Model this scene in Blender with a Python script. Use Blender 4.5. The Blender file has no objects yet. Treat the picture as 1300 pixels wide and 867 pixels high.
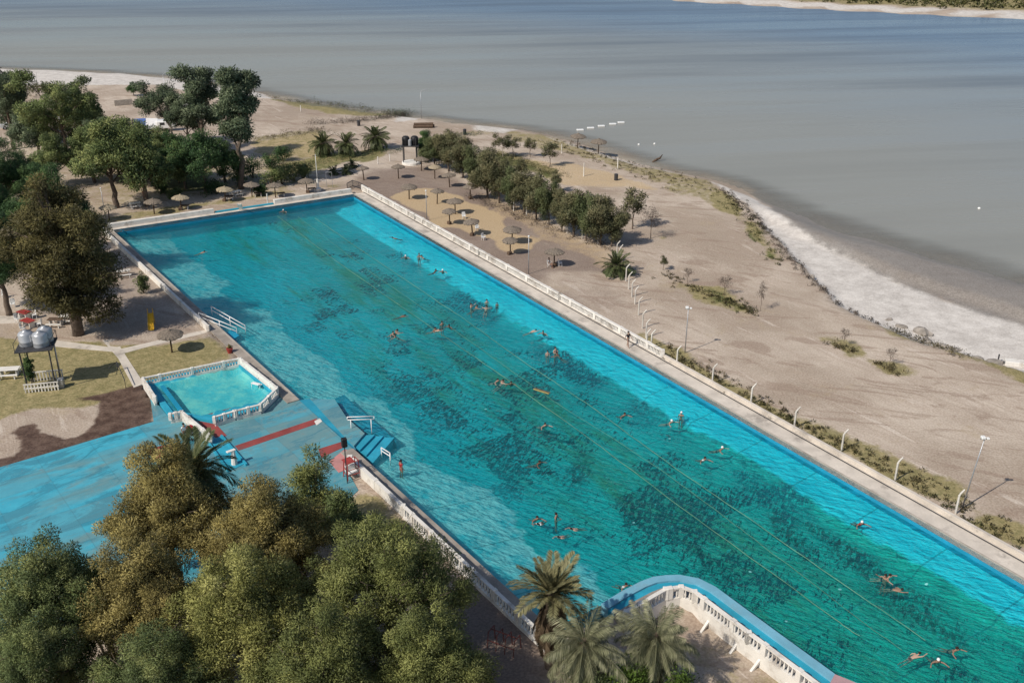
import bpy, math, random
import numpy as np
from mathutils import Vector, Matrix
from mathutils.geometry import delaunay_2d_cdt
R = math.radians
sc = bpy.context.scene
C = sc.collection
rnd = random.Random(7)

# ------------------------------------------------------------------ camera model
F, HC = 1265.0, 42.0
PT = math.atan(570 / F)
def ray(u, v):
    dx = (u - 650) / F; dy = -(v - 433.5) / F
    return (dx, math.cos(PT) + dy * math.sin(PT), -math.sin(PT) + dy * math.cos(PT))
def G(u, v, z=0.0):
    d = ray(u, v); t = (z - HC) / d[2]
    return Vector((d[0] * t, d[1] * t, z))
def pxm(u, v, z=0.0):                       # metres per photo pixel at that point
    p = G(u, v, z); return (p - Vector((0, 0, HC))).length / F

cam = bpy.data.cameras.new('Camera'); cam.sensor_width = 36; cam.lens = 36 * F / 1300
cam.clip_end = 8000; cam.clip_start = 0.5
co = bpy.data.objects.new('Camera', cam); C.objects.link(co)
co.location = (0, 0, HC); co.rotation_euler = (math.pi / 2 - PT, 0, 0)
sc.camera = co

# ------------------------------------------------------------------ light
w = bpy.data.worlds.new('World'); sc.world = w; w.use_nodes = True
SUN_AZ = R(50); SUN_EL = R(44)              # shadows fall forward and to the right
nt = w.node_tree
sky = nt.nodes.new('ShaderNodeTexSky'); sky.sky_type = 'NISHITA'; sky.sun_disc = False
sky.sun_elevation = SUN_EL; sky.sun_rotation = math.pi + SUN_AZ
sky.air_density = 1.0; sky.dust_density = 1.2; sky.ozone_density = 1.5
nt.links.new(sky.outputs[0], nt.nodes['Background'].inputs[0])
nt.nodes['Background'].inputs[1].default_value = 0.085
sl = bpy.data.lights.new('Sun', 'SUN'); sl.energy = 3.75; sl.angle = R(0.6); sl.color = (1, 0.925, 0.81)
so = bpy.data.objects.new('Sun', sl); C.objects.link(so)
sd = Vector((math.sin(SUN_AZ) * math.cos(SUN_EL), math.cos(SUN_AZ) * math.cos(SUN_EL), -math.sin(SUN_EL)))
so.rotation_euler = sd.to_track_quat('-Z', 'Y').to_euler()
so.location = (-60, -60, 90)
vs = sc.view_settings; vs.view_transform = 'Standard'; vs.look = 'None'; vs.gamma = 1; vs.exposure = 0.12
vs.use_curve_mapping = False
sc.render.engine = 'CYCLES'
sc.cycles.max_bounces = 6; sc.cycles.transparent_max_bounces = 12; sc.cycles.diffuse_bounces = 2
sc.cycles.use_denoising = True

# ------------------------------------------------------------------ node helpers
class NT:
    def __init__(s, name):
        s.m = bpy.data.materials.new(name); s.m.use_nodes = True; s.t = s.m.node_tree
        s.b = s.t.nodes['Principled BSDF']; s.out = s.t.nodes['Material Output']
    def n(s, typ, **kw):
        x = s.t.nodes.new('ShaderNode' + typ)
        for k, v in kw.items(): setattr(x, k, v)
        return x
    def l(s, a, b): s.t.links.new(a, b)
    def put(s, sock, v):
        if isinstance(v, bpy.types.NodeSocket): s.l(v, sock)
        elif v is not None:
            if sock.type == 'RGBA' and len(v) == 3: v = (*v, 1)
            sock.default_value = v
    def math(s, op, a, b=None, clamp=False):
        x = s.n('Math', operation=op); x.use_clamp = clamp
        s.put(x.inputs[0], a); s.put(x.inputs[1], b); return x.outputs[0]
    def mix(s, f, a, b, mode='MIX'):
        x = s.n('Mix', data_type='RGBA', blend_type=mode); x.clamp_factor = True
        s.put(x.inputs[0], f); s.put(x.inputs[6], a); s.put(x.inputs[7], b); return x.outputs[2]
    def ss(s, v, a, b, o0=0.0, o1=1.0):      # smoothstep
        x = s.n('MapRange', interpolation_type='SMOOTHSTEP')
        s.put(x.inputs[0], v)
        for i, q in enumerate((a, b, o0, o1)): s.put(x.inputs[i + 1], q)
        return x.outputs[0]
    def noise(s, scale, detail=3, vec=None, rough=0.55, dist=0.0):
        x = s.n('TexNoise'); x.inputs['Scale'].default_value = scale; x.inputs['Detail'].default_value = detail
        x.inputs['Roughness'].default_value = rough; x.inputs['Distortion'].default_value = dist
        if vec is None: vec = s.pos()
        s.l(vec, x.inputs['Vector']); return x.outputs[0]
    def vor(s, scale, vec=None, feature='F1'):
        x = s.n('TexVoronoi', feature=feature); x.inputs['Scale'].default_value = scale
        if vec is None: vec = s.pos()
        s.l(vec, x.inputs['Vector']); return x
    def pos(s):
        if not hasattr(s, '_p'): s._p = s.n('NewGeometry').outputs['Position']
        return s._p
    def objpos(s):
        if not hasattr(s, '_o'): s._o = s.n('TexCoord').outputs['Object']
        return s._o
    def map(s, vec, rot=(0, 0, 0), scale=(1, 1, 1)):
        for r_, s_ in ((rot, (1, 1, 1)), ((0, 0, 0), scale)):      # turn first, then stretch
            if tuple(r_) == (0, 0, 0) and tuple(s_) == (1, 1, 1): continue
            x = s.n('Mapping'); s.l(vec, x.inputs[0]); x.inputs['Rotation'].default_value = r_
            x.inputs['Scale'].default_value = s_; vec = x.outputs[0]
        return vec
    def attr(s, name):
        x = s.n('Attribute'); x.attribute_name = name; return x
    def sep(s, v):
        x = s.n('SeparateXYZ'); s.l(v, x.inputs[0]); return x.outputs
    def bump(s, h, strength=0.3, dist=0.1):
        x = s.n('Bump'); x.inputs['Strength'].default_value = strength; x.inputs['Distance'].default_value = dist
        s.l(h, x.inputs['Height']); return x.outputs[0]
    def base(s, col, rough=0.8, spec=0.3, metal=0.0, normal=None):
        s.put(s.b.inputs['Base Color'], col); s.put(s.b.inputs['Roughness'], rough)
        s.b.inputs['Specular IOR Level'].default_value = spec; s.b.inputs['Metallic'].default_value = metal
        if normal is not None: s.l(normal, s.b.inputs['Normal'])
        return s.m

def worn(name, col, rough=0.8, var=0.25, scale=1.5, dirt=None, dirt_amt=0.4, spec=0.3, metal=0.0, bump=0.15):
    """a paint or stone with blotches and grime of its own"""
    s = NT(name)
    n1 = s.noise(scale, 5); n2 = s.noise(scale * 9, 3)
    lo = tuple(c * (1 - var) for c in col); hi = tuple(min(1, c * (1 + var)) for c in col)
    c = s.mix(s.ss(n1, 0.3, 0.7), lo, hi)
    c = s.mix(s.math('MULTIPLY', s.ss(n2, 0.35, 0.65), 0.35), c, lo)
    if dirt: c = s.mix(s.math('MULTIPLY', s.ss(s.noise(scale * 0.6, 6, rough=0.7), 0.5, 0.68), dirt_amt), c, dirt)
    return s.base(c, rough, spec, metal, s.bump(n2, bump, 0.05))

M = {}
M['white'] = worn('white_paint', (0.74, 0.71, 0.66), 0.6, 0.10, 0.9, (0.36, 0.31, 0.26), 0.8)
M['white_metal'] = worn('white_metal_paint', (0.78, 0.78, 0.78), 0.4, 0.05, 3, (0.4, 0.3, 0.22), 0.2)
M['plastic'] = worn('white_plastic', (0.75, 0.75, 0.74), 0.35, 0.04, 4)
M['post'] = worn('post_whitewash', (0.60, 0.57, 0.52), 0.7, 0.12, 1.2, (0.33, 0.29, 0.25), 0.7)
M['concrete'] = worn('concrete', (0.40, 0.36, 0.31), 0.9, 0.16, 0.7, (0.19, 0.17, 0.15), 0.6)
M['pale_concrete'] = worn('pale_concrete', (0.60, 0.54, 0.47), 0.9, 0.14, 0.6, (0.27, 0.24, 0.21), 0.75)
M['grey_ledge'] = worn('grey_ledge', (0.33, 0.29, 0.25), 0.9, 0.2, 0.9, (0.16, 0.14, 0.13), 0.6)
M['thatch'] = worn('thatch', (0.207, 0.172, 0.138), 0.95, 0.3, 6, (0.115, 0.092, 0.077), 0.5, bump=0.6)
M['thatch_pale'] = worn('thatch_pale', (0.367, 0.306, 0.214), 0.95, 0.25, 6, (0.191, 0.153, 0.107), 0.4, bump=0.6)
M['wood'] = worn('wood', (0.12, 0.08, 0.055), 0.85, 0.3, 5)
M['dark_metal'] = worn('dark_metal', (0.05, 0.05, 0.055), 0.5, 0.2, 4)
M['grey_metal'] = worn('galvanised_metal', (0.42, 0.43, 0.45), 0.4, 0.1, 3, metal=0.6)
M['tank'] = worn('steel_tank', (0.440, 0.456, 0.480), 0.35, 0.08, 2, (0.240, 0.240, 0.240), 0.4, metal=0.35)
M['black'] = worn('black_plastic', (0.02, 0.02, 0.022), 0.5, 0.2, 3)
M['yellow'] = worn('yellow_paint', (0.62, 0.36, 0.02), 0.5, 0.12, 3)
M['red'] = worn('red_paint', (0.33, 0.045, 0.04), 0.6, 0.2, 2, (0.2, 0.07, 0.06), 0.5)
M['rust'] = worn('rusty_paint', (0.16, 0.05, 0.04), 0.8, 0.3, 3)
M['red_path'] = worn('red_path_paint', (0.27, 0.06, 0.055), 0.75, 0.2, 0.7, (0.16, 0.09, 0.09), 0.7)
M['pink_floor'] = worn('pink_floor_paint', (0.52, 0.23, 0.22), 0.8, 0.12, 1, (0.35, 0.2, 0.19), 0.5)
M['pink_roof'] = worn('pink_roof_paint', (0.42, 0.27, 0.28), 0.8, 0.12, 1)
M['blue_rim'] = worn('blue_rim_paint', (0.17, 0.40, 0.52), 0.6, 0.12, 0.6, (0.2, 0.31, 0.36), 0.55)
M['blue_wall'] = worn('blue_wall_paint', (0.012, 0.26, 0.42), 0.6, 0.15, 0.5, (0.015, 0.2, 0.3), 0.6)
M['cyan'] = worn('cyan_paint', (0.03, 0.33, 0.47), 0.55, 0.15, 0.6, (0.03, 0.23, 0.33), 0.5)
M['blue_tarp'] = worn('blue_tarp', (0.05, 0.12, 0.36), 0.6, 0.2, 1)
M['white_tarp'] = worn('white_tarp', (0.7, 0.7, 0.72), 0.7, 0.08, 1)
M['car_white'] = worn('white_car_paint', (0.75, 0.75, 0.75), 0.25, 0.03, 1, spec=0.5)
M['glass'] = NT('dark_glass').base((0.02, 0.025, 0.03), 0.05, 0.6)
M['tyre'] = NT('tyre_rubber').base((0.02, 0.02, 0.02), 0.9)
M['rope'] = worn('lane_rope', (0.112, 0.254, 0.176), 0.8, 0.3, 0.25, (0.064, 0.180, 0.152), 0.95)
M['rock'] = worn('rock', (0.30, 0.27, 0.24), 0.95, 0.3, 1.2, (0.15, 0.13, 0.11), 0.6, bump=0.6)
M['bark_pale'] = worn('pale_bark', (0.42, 0.36, 0.30), 0.9, 0.25, 2, (0.2, 0.16, 0.13), 0.6, bump=0.5)
M['bark'] = worn('bark', (0.15, 0.115, 0.09), 0.95, 0.3, 2.5, (0.07, 0.055, 0.045), 0.5, bump=0.6)
M['palm_bark'] = worn('palm_bark', (0.16, 0.12, 0.09), 0.95, 0.35, 4, bump=0.8)

def foliage(name, cols, trans=0.34, soft=True):
    """leaf colour differs from clump to clump (attribute tint) and by a soft noise"""
    s = NT(name)
    a = s.attr('tint').outputs['Fac']
    x = s.n('ValToRGB'); s.l(a, x.inputs[0])
    e = x.color_ramp.elements
    while len(e) < len(cols): e.new(0.5)
    for i, c in enumerate(cols): e[i].position = i / (len(cols) - 1); e[i].color = (*c, 1)
    c = s.mix(s.math('MULTIPLY', s.ss(s.noise(0.6, 2), 0.35, 0.7), 0.4), x.outputs[0], cols[0])
    d = s.n('BsdfDiffuse'); s.l(c, d.inputs[0])
    t = s.n('BsdfTranslucent'); s.l(c, t.inputs[0])
    if soft:                                   # leaves follow the roundness of their clump, so clumps read as soft masses
        vt = s.n('VectorTransform', vector_type='NORMAL', convert_from='OBJECT', convert_to='WORLD'); s.l(s.attr('lean').outputs['Vector'], vt.inputs[0])
        g = s.n('NewGeometry'); vm = s.n('VectorMath', operation='SCALE'); s.l(g.outputs['Normal'], vm.inputs[0]); vm.inputs['Scale'].default_value = 0.3
        va = s.n('VectorMath', operation='ADD'); s.l(vm.outputs[0], va.inputs[0]); s.l(vt.outputs[0], va.inputs[1])
        vn = s.n('VectorMath', operation='NORMALIZE'); s.l(va.outputs[0], vn.inputs[0]); s.l(vn.outputs[0], d.inputs['Normal'])
    mx = s.n('MixShader'); mx.inputs[0].default_value = trans
    s.l(d.outputs[0], mx.inputs[1]); s.l(t.outputs[0], mx.inputs[2])
    gl = s.n('BsdfGlossy'); gl.inputs['Roughness'].default_value = 0.5; gl.inputs[0].default_value = (1, 1, 1, 1)
    m2 = s.n('MixShader'); m2.inputs[0].default_value = 0.012
    s.l(mx.outputs[0], m2.inputs[1]); s.l(gl.outputs[0], m2.inputs[2])
    s.l(m2.outputs[0], s.out.inputs[0]); return s.m
M['lf_brown'] = foliage('brown_olive_needles', [(0.218, 0.193, 0.077), (0.436, 0.366, 0.141), (0.641, 0.543, 0.206)])
M['lf_gold'] = foliage('golden_olive_needles', [(0.219, 0.234, 0.079), (0.413, 0.410, 0.135), (0.632, 0.614, 0.230)])
M['lf_olive'] = foliage('olive_green_needles', [(0.146, 0.177, 0.066), (0.282, 0.311, 0.107), (0.475, 0.491, 0.177)])
M['lf_green'] = foliage('mid_green_leaves', [(0.132, 0.173, 0.077), (0.232, 0.296, 0.115), (0.470, 0.488, 0.192)])
M['lf_dark'] = foliage('dark_green_leaves', [(0.053, 0.113, 0.051), (0.108, 0.187, 0.077), (0.218, 0.317, 0.110)])
M['lf_bright'] = foliage('bright_green_leaves', [(0.087, 0.145, 0.029), (0.145, 0.239, 0.043), (0.246, 0.362, 0.072)])
M['lf_pale'] = foliage('pale_green_leaves', [(0.17, 0.20, 0.07), (0.24, 0.26, 0.10), (0.32, 0.33, 0.14)])
M['lf_cas'] = foliage('brown_green_needles', [(0.089, 0.085, 0.042), (0.178, 0.160, 0.067), (0.294, 0.257, 0.104)])
M['lf_row'] = foliage('grey_olive_needles', [(0.114, 0.130, 0.071), (0.214, 0.213, 0.113), (0.406, 0.355, 0.197)])
M['lf_rowg'] = foliage('green_olive_needles', [(0.096, 0.130, 0.062), (0.180, 0.213, 0.098), (0.342, 0.355, 0.171)])
M['lf_euc'] = foliage('grey_green_leaves', [(0.100, 0.135, 0.086), (0.177, 0.229, 0.135), (0.356, 0.411, 0.251)])
M['lf_bare'] = foliage('dry_twigs', [(0.130, 0.104, 0.085), (0.195, 0.156, 0.130), (0.260, 0.208, 0.169)])
M['lf_dry'] = foliage('dry_scrub', [(0.13, 0.105, 0.05), (0.19, 0.16, 0.08), (0.27, 0.23, 0.12)])
M['lf_scrub'] = foliage('green_scrub', [(0.074, 0.080, 0.031), (0.136, 0.142, 0.055), (0.234, 0.216, 0.093)])
M['palm_leaf'] = foliage('palm_fronds', [(0.054, 0.071, 0.030), (0.101, 0.125, 0.054), (0.178, 0.190, 0.089)], 0.3, False)
M['palm_olive'] = foliage('olive_palm_fronds', [(0.108, 0.108, 0.054), (0.230, 0.216, 0.108), (0.378, 0.351, 0.189)], 0.3, False)
M['palm_grey'] = foliage('grey_palm_fronds', [(0.138, 0.150, 0.081), (0.263, 0.269, 0.163), (0.425, 0.413, 0.275)], 0.3, False)
M['palm_dead'] = foliage('dead_palm_fronds', [(0.056, 0.040, 0.026), (0.112, 0.080, 0.052), (0.160, 0.120, 0.080)], 0.3, False)

# ------------------------------------------------------------------ mesh helpers
class MB:
    def __init__(s): s.v = []; s.f = []
    def add(s, vs, fs):
        b = len(s.v); s.v += [tuple(q) for q in vs]; s.f += [tuple(b + i for i in f) for f in fs]; return s
    def box(s, c, size, rz=0.0, bev=0.0, mat=None):
        hx, hy, hz = (q / 2 for q in size)
        if bev:
            b = min(bev, hx * .9, hy * .9, hz * .9)
            P = []
            for z, ins in ((-hz, b), (-hz + b, 0), (hz - b, 0), (hz, b)):
                x, y = hx - ins, hy - ins; k = b if ins == 0 else 0
                P += [(-x + k, -y, z), (x - k, -y, z), (x, -y + k, z), (x, y - k, z), (x - k, y, z), (-x + k, y, z), (-x, y - k, z), (-x, -y + k, z)] if k else \
                     [(-x, -y, z)] * 1 + [(x, -y, z)] + [(x, -y, z)] + [(x, y, z)] + [(x, y, z)] + [(-x, y, z)] + [(-x, y, z)] + [(-x, -y, z)]
            fs = [tuple(range(7, -1, -1)), tuple(range(24, 32))]
            for r in range(3):
                for i in range(8):
                    j = (i + 1) % 8; fs.append((r * 8 + i, r * 8 + j, r * 8 + 8 + j, r * 8 + 8 + i))
        else:
            P = [(x, y, z) for z in (-hz, hz) for x, y in ((-hx, -hy), (hx, -hy), (hx, hy), (-hx, hy))]
            fs = [(3, 2, 1, 0), (4, 5, 6, 7), (0, 1, 5, 4), (1, 2, 6, 5), (2, 3, 7, 6), (3, 0, 4, 7)]
        m = Matrix.Translation(Vector(c)) @ (mat if mat is not None else Matrix.Rotation(rz, 4, 'Z'))
        return s.add([m @ Vector(q) for q in P], fs)
    def beam(s, a, b, wd, ht):                 # box between two points
        a = Vector(a); b = Vector(b); d = b - a; L = d.length
        if L < 1e-6: return s
        q = d.to_track_quat('X', 'Z').to_matrix().to_4x4()
        return s.box((a + b) / 2, (L, wd, ht), mat=q)
    def tube(s, pts, rad, n=6, cap=True):
        pts = [Vector(p) for p in pts]
        if not isinstance(rad, (list, tuple)): rad = [rad] * len(pts)
        ring = []; up = Vector((0.13, 0.21, 1)).normalized()
        for i, p in enumerate(pts):
            d = (pts[min(i + 1, len(pts) - 1)] - pts[max(i - 1, 0)]).normalized()
            x = d.cross(up)
            if x.length < 0.05: x = d.cross(Vector((1, 0, 0)))
            x.normalize(); y = d.cross(x)
            ring.append([p + (x * math.cos(k * 2 * math.pi / n) + y * math.sin(k * 2 * math.pi / n)) * rad[i] for k in range(n)])
        vs = [q for r in ring for q in r]; fs = []
        for i in range(len(pts) - 1):
            for k in range(n):
                j = (k + 1) % n; fs.append((i * n + k, i * n + j, (i + 1) * n + j, (i + 1) * n + k))
        if cap: fs += [tuple(range(n - 1, -1, -1)), tuple(range((len(pts) - 1) * n, len(pts) * n))]
        return s.add(vs, fs)
    def lathe(s, prof, n=12, c=(0, 0, 0), capb=True, capt=True):
        vs = []; fs = []
        for r, z in prof:
            for k in range(n):
                a = 2 * math.pi * k / n; vs.append((c[0] + r * math.cos(a), c[1] + r * math.sin(a), c[2] + z))
        for i in range(len(prof) - 1):
            for k in range(n):
                j = (k + 1) % n; fs.append((i * n + k, i * n + j, (i + 1) * n + j, (i + 1) * n + k))
        if capb: fs.append(tuple(range(n - 1, -1, -1)))
        if capt: fs.append(tuple(range((len(prof) - 1) * n, len(prof) * n)))
        return s.add(vs, fs)
    def prism(s, poly, z0, z1):
        n = len(poly)
        vs = [(p[0], p[1], z0) for p in poly] + [(p[0], p[1], z1) for p in poly]
        fs = [tuple(range(n - 1, -1, -1)), tuple(range(n, 2 * n))] + [(i, (i + 1) % n, n + (i + 1) % n, n + i) for i in range(n)]
        return s.add(vs, fs)
    def mesh(s, name, m=None, smooth=False):
        me = bpy.data.meshes.new(name); me.from_pydata(s.v, [], s.f)
        if m: me.materials.append(m)
        if smooth: me.polygons.foreach_set('use_smooth', [True] * len(me.polygons))
        me.update(); return me
    def build(s, name, m, parent=None, smooth=False):
        return put(name, s.mesh(name, m, smooth), parent)

def put(name, me, parent=None):
    o = bpy.data.objects.new(name, me); C.objects.link(o)
    if parent: o.parent = parent
    return o
def tag(o, label=None, cat=None, group=None, kind=None):
    if label: o['label'] = label
    if cat: o['category'] = cat
    if group: o['group'] = group
    if kind: o['kind'] = kind
    return o
def thing(name, loc, label, cat, group=None, rz=0.0):
    o = bpy.data.objects.new(name, None); C.objects.link(o); o.empty_display_size = 0.2
    o.location = loc; o.rotation_euler = (0, 0, rz)
    return tag(o, label, cat, group)
def copy_tree(o, parent=None):
    c = o.copy(); C.objects.link(c); c.parent = parent
    for ch in list(o.children): copy_tree(ch, c)
    return c
def dup(o, loc, label, rz=0.0, scale=None):
    c = copy_tree(o); c.location = loc; c.rotation_euler = (0, 0, rz); c['label'] = label
    if scale: c.scale = (scale,) * 3 if not isinstance(scale, tuple) else scale
    return c
def struct(name, mb, m):
    o = mb.build(name, m); o['kind'] = 'structure'; return o
ORD = ['first', 'second', 'third', 'fourth', 'fifth', 'sixth', 'seventh', 'eighth', 'ninth', 'tenth', 'eleventh',
       'twelfth', 'thirteenth', 'fourteenth', 'fifteenth', 'sixteenth', 'seventeenth', 'eighteenth']

# polyline tools (2D)
def offset(poly, d, closed=False):
    n = len(poly); out = []
    P = [Vector((p[0], p[1])) for p in poly]
    for i in range(n):
        if closed: a, b = P[(i - 1) % n], P[(i + 1) % n]
        else: a, b = P[max(i - 1, 0)], P[min(i + 1, n - 1)]
        t1 = (P[i] - a).normalized() if (P[i] - a).length > 1e-6 else (b - P[i]).normalized()
        t2 = (b - P[i]).normalized() if (b - P[i]).length > 1e-6 else t1
        n1 = Vector((-t1.y, t1.x)); n2 = Vector((-t2.y, t2.x)); m = (n1 + n2).normalized()
        out.append(P[i] + m * d / max(0.4, m.dot(n1)))
    return out
def strip(mb, poly, d0, d1, zt, zb, closed=False):
    """a kerb/wall/slab: the band between two offsets of a line, from zb up to zt"""
    a = offset(poly, d0, closed); b = offset(poly, d1, closed); n = len(poly)
    vs = []
    for i in range(n): vs += [(a[i].x, a[i].y, zb), (a[i].x, a[i].y, zt), (b[i].x, b[i].y, zt), (b[i].x, b[i].y, zb)]
    fs = []
    for i in range(n if closed else n - 1):
        p, q = i * 4, ((i + 1) % n) * 4
        for k in range(4): fs.append((p + k, p + (k + 1) % 4, q + (k + 1) % 4, q + k))
    if not closed: fs += [(3, 2, 1, 0), ((n - 1) * 4, (n - 1) * 4 + 1, (n - 1) * 4 + 2, (n - 1) * 4 + 3)]
    return mb.add(vs, fs)
def along(poly, step, z=0.0):
    """points every step metres along a line: (point, angle)"""
    out = []; P = [Vector((p[0], p[1])) for p in poly]; carry = step / 2
    for a, b in zip(P, P[1:]):
        L = (b - a).length; t = carry; ang = math.atan2((b - a).y, (b - a).x)
        while t < L:
            q = a + (b - a) * (t / L); out.append((Vector((q.x, q.y, z)), ang)); t += step
        carry = t - L
    return out
def sdist(X, Y, poly, closed=True):
    """distance to a polygon's outline, positive inside (numpy)"""
    P = np.array([(p[0], p[1]) for p in poly], float); n = len(P)
    D = np.full(X.shape, 1e9); ins = np.zeros(X.shape, bool)
    for i in range(n if closed else n - 1):
        ax, ay = P[i]; bx, by = P[(i + 1) % n]; dx, dy = bx - ax, by - ay; L = dx * dx + dy * dy + 1e-12
        t = np.clip(((X - ax) * dx + (Y - ay) * dy) / L, 0, 1)
        D = np.minimum(D, np.hypot(X - ax - t * dx, Y - ay - t * dy))
        if closed:
            cnd = ((ay > Y) != (by > Y))
            with np.errstate(divide='ignore', invalid='ignore'):
                xi = ax + (Y - ay) * dx / (dy if abs(dy) > 1e-12 else 1e-12)
            ins ^= cnd & (X < xi)
    return np.where(ins, D, -D) if closed else D
def sstep(x, a, b):
    t = np.clip((x - a) / (b - a), 0, 1); return t * t * (3 - 2 * t)
def GP(l, z=0.0): return [G(u, v, z) for u, v in l]
def mesh_np(name, V, Fq, m, smooth=False):
    me = bpy.data.meshes.new(name); nv = len(V); nf = len(Fq); k = Fq.shape[1]
    me.vertices.add(nv); me.vertices.foreach_set('co', np.asarray(V, np.float32).ravel())
    me.loops.add(nf * k); me.loops.foreach_set('vertex_index', np.asarray(Fq, np.int32).ravel())
    me.polygons.add(nf); me.polygons.foreach_set('loop_start', np.arange(0, nf * k, k, dtype=np.int32))
    if smooth: me.polygons.foreach_set('use_smooth', np.ones(nf, bool))
    me.update(calc_edges=True); me.validate()
    if m: me.materials.append(m)
    return me
def vattr(me, name, a):
    x = me.attributes.new(name, 'FLOAT_VECTOR', 'POINT'); x.data.foreach_set('vector', np.asarray(a, np.float32).ravel())
def fattr(me, name, a):
    x = me.attributes.new(name, 'FLOAT', 'POINT'); x.data.foreach_set('value', np.asarray(a, np.float32).ravel())
def grid(xs, ys):
    X, Y = np.meshgrid(np.asarray(xs), np.asarray(ys)); nx, ny = len(xs), len(ys)
    i = np.arange(nx * ny).reshape(ny, nx)
    Fq = np.stack([i[:-1, :-1], i[:-1, 1:], i[1:, 1:], i[1:, :-1]], -1).reshape(-1, 4)
    return X.ravel(), Y.ravel(), Fq
def vnoise(X, Y, s, seed=0):
    """smooth value noise, numpy"""
    def h(ix, iy):
        q = np.sin(ix * 127.1 + iy * 311.7 + seed * 74.7) * 43758.5453; return q - np.floor(q)
    x, y = X / s, Y / s; ix, iy = np.floor(x), np.floor(y); fx, fy = x - ix, y - iy
    fx = fx * fx * (3 - 2 * fx); fy = fy * fy * (3 - 2 * fy)
    return (h(ix, iy) * (1 - fx) + h(ix + 1, iy) * fx) * (1 - fy) + (h(ix, iy + 1) * (1 - fx) + h(ix + 1, iy + 1) * fx) * fy
# ------------------------------------------------------------------ plan of the place
DK, WZ, FZ, LZ = 0.15, -0.60, -2.0, -0.80      # deck, pool water, pool floor, lake
FL = G(143, 292, DK).xy; FR = G(449, 246.5, DK).xy
LB = G(659, 760, DK).xy; RB = G(1300, 735, DK).xy
def on(a, b, t): return a + (b - a) * t
CORNER = on(FL, LB, 1.037)
PEN = [G(u, v, DK).xy for u, v in ((763, 768), (788, 752.5), (813, 739.5), (829, 733.5), (845, 731.5), (863, 731), (887, 735.5), (908, 746), (980, 799), (1057, 855))]
PEN.append(PEN[-1] + (PEN[-1] - PEN[-2]).normalized() * 32)
REND = on(FR, RB, 1.42)
POOL = [FL, CORNER] + PEN + [REND, FR]           # counter-clockwise
RAMP0, RAMP1 = on(FL, LB, 0.640), on(FL, LB, 0.752)   # opening of the left wall at the steps
KID = [G(*q).xy for q in ((183, 488), (217, 534), (231, 531), (272, 539), (332, 522), (352, 499), (305, 462))]
KIDW = [G(u, v, 0.2).xy for u, v in ((197, 490), (226, 527), (243, 530), (334, 507), (345, 494), (303, 463))]

# ------------------------------------------------------------------ ground
def ax(a, b, s): return list(np.arange(a, b, s))
xs = [-1500, -1000, -700, -480, -350, -270, -220, -190, -165] + ax(-150, -76, 1.6) + ax(-76, 78, 0.8) + ax(78, 150, 1.6) + [160, 175, 190, 205, 220, 240, 260, 290, 330, 380, 450, 600, 900, 1500]
ys = [-300, -120, -50, -20, 0, 12, 20, 27, 33] + ax(36, 165, 0.8) + ax(165, 270, 1.4) + ax(270, 300, 4) + [305, 325, 345, 360, 370, 380, 390, 400, 410, 420, 430, 440, 450, 460, 475, 490, 520, 560, 620, 720, 900, 1200, 1700, 2600]
X, Y, Fq = grid(xs, ys)
SHORE = GP([(-60, 86), (0, 88), (60, 90), (130, 93), (210, 99), (262, 108), (335, 120), (380, 131), (450, 141), (500, 146), (520, 149), (545, 151), (575, 157), (610, 160), (660, 165), (700, 172), (730, 181), (762, 191), (800, 204), (850, 217), (895, 227), (920, 233), (952, 245), (1000, 268), (1060, 290), (1130, 312), (1210, 334), (1300, 362)], LZ)
land = [(-1600, 330), (-400, 300)] + [(p.x, p.y) for p in SHORE] + [(85, 100), (160, 60), (400, 10), (1600, -40), (1600, -400), (-1600, -400)]
sdl = sdist(X, Y, land)
FARP = [(p.x, p.y) for p in GP([(800, -8), (865, 2), (930, 5), (1000, 9.5), (1080, 14), (1180, 18.5), (1300, 24), (1400, 30)], LZ)]
farland = [(60, 560)] + FARP + [(330, 330), (700, 200), (2600, 100), (2600, 2600), (400, 2600)]
sdf = sdist(X, Y, farland)
nz = vnoise(X, Y, 9, 1) + 0.5 * vnoise(X, Y, 3.1, 2)
Z = (nz - 0.75) * 0.10
jit = (vnoise(X, Y, 5, 5) - 0.5) * 2.4
bank = sstep(sdl + jit, -0.5, 4.5)
Z = (LZ - 0.05) * (1 - bank) + Z * bank
Z = np.where(sdl < 0, np.minimum(Z, LZ - 0.05 + np.maximum(sdl, -60) * 0.035), Z)
fz = sstep(sdf, 0, 12); Z = np.where(sdf > -40, np.maximum(Z, (LZ - 1.4) + 1.4 * sstep(sdf, -40, 0) + fz * (1.0 + np.minimum(sdf, 300) * 0.012 * vnoise(X, Y, 60, 9))), Z)
def pm(px, soft=1.5, n=0.0, z=0.0):
    d = sdist(X, Y, GP(px, z))
    return sstep(d + (vnoise(X, Y, 3.5, 11) - 0.5) * 2 * n, -soft, soft)
def pmax(l, soft=1.5, n=1.0): return np.maximum.reduce([pm(p, soft, n) * k for p, k in l])
white = pmax([([(-40, 84), (120, 90), (225, 98), (262, 107), (335, 116), (350, 126), (250, 118), (200, 108), (60, 109), (-40, 110)], 1.0),
              ([(900, 229), (950, 245), (985, 262), (1020, 288), (1075, 312), (1135, 345), (1210, 375), (1330, 412), (1330, 478), (1180, 437), (1110, 404), (1070, 385), (1030, 350), (995, 308), (950, 262), (915, 238)], 1.0),
              ([(598, 157), (665, 163), (640, 170), (600, 166)], 0.7), ([(690, 172), (760, 190), (880, 224), (900, 230), (760, 197), (700, 178)], 0.6),
              ([(215, 122), (245, 120), (250, 152), (215, 150)], 0.7), ([(505, 147), (527, 147), (530, 152), (500, 156)], 0.8)], 1.6, 0.5)
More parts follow.
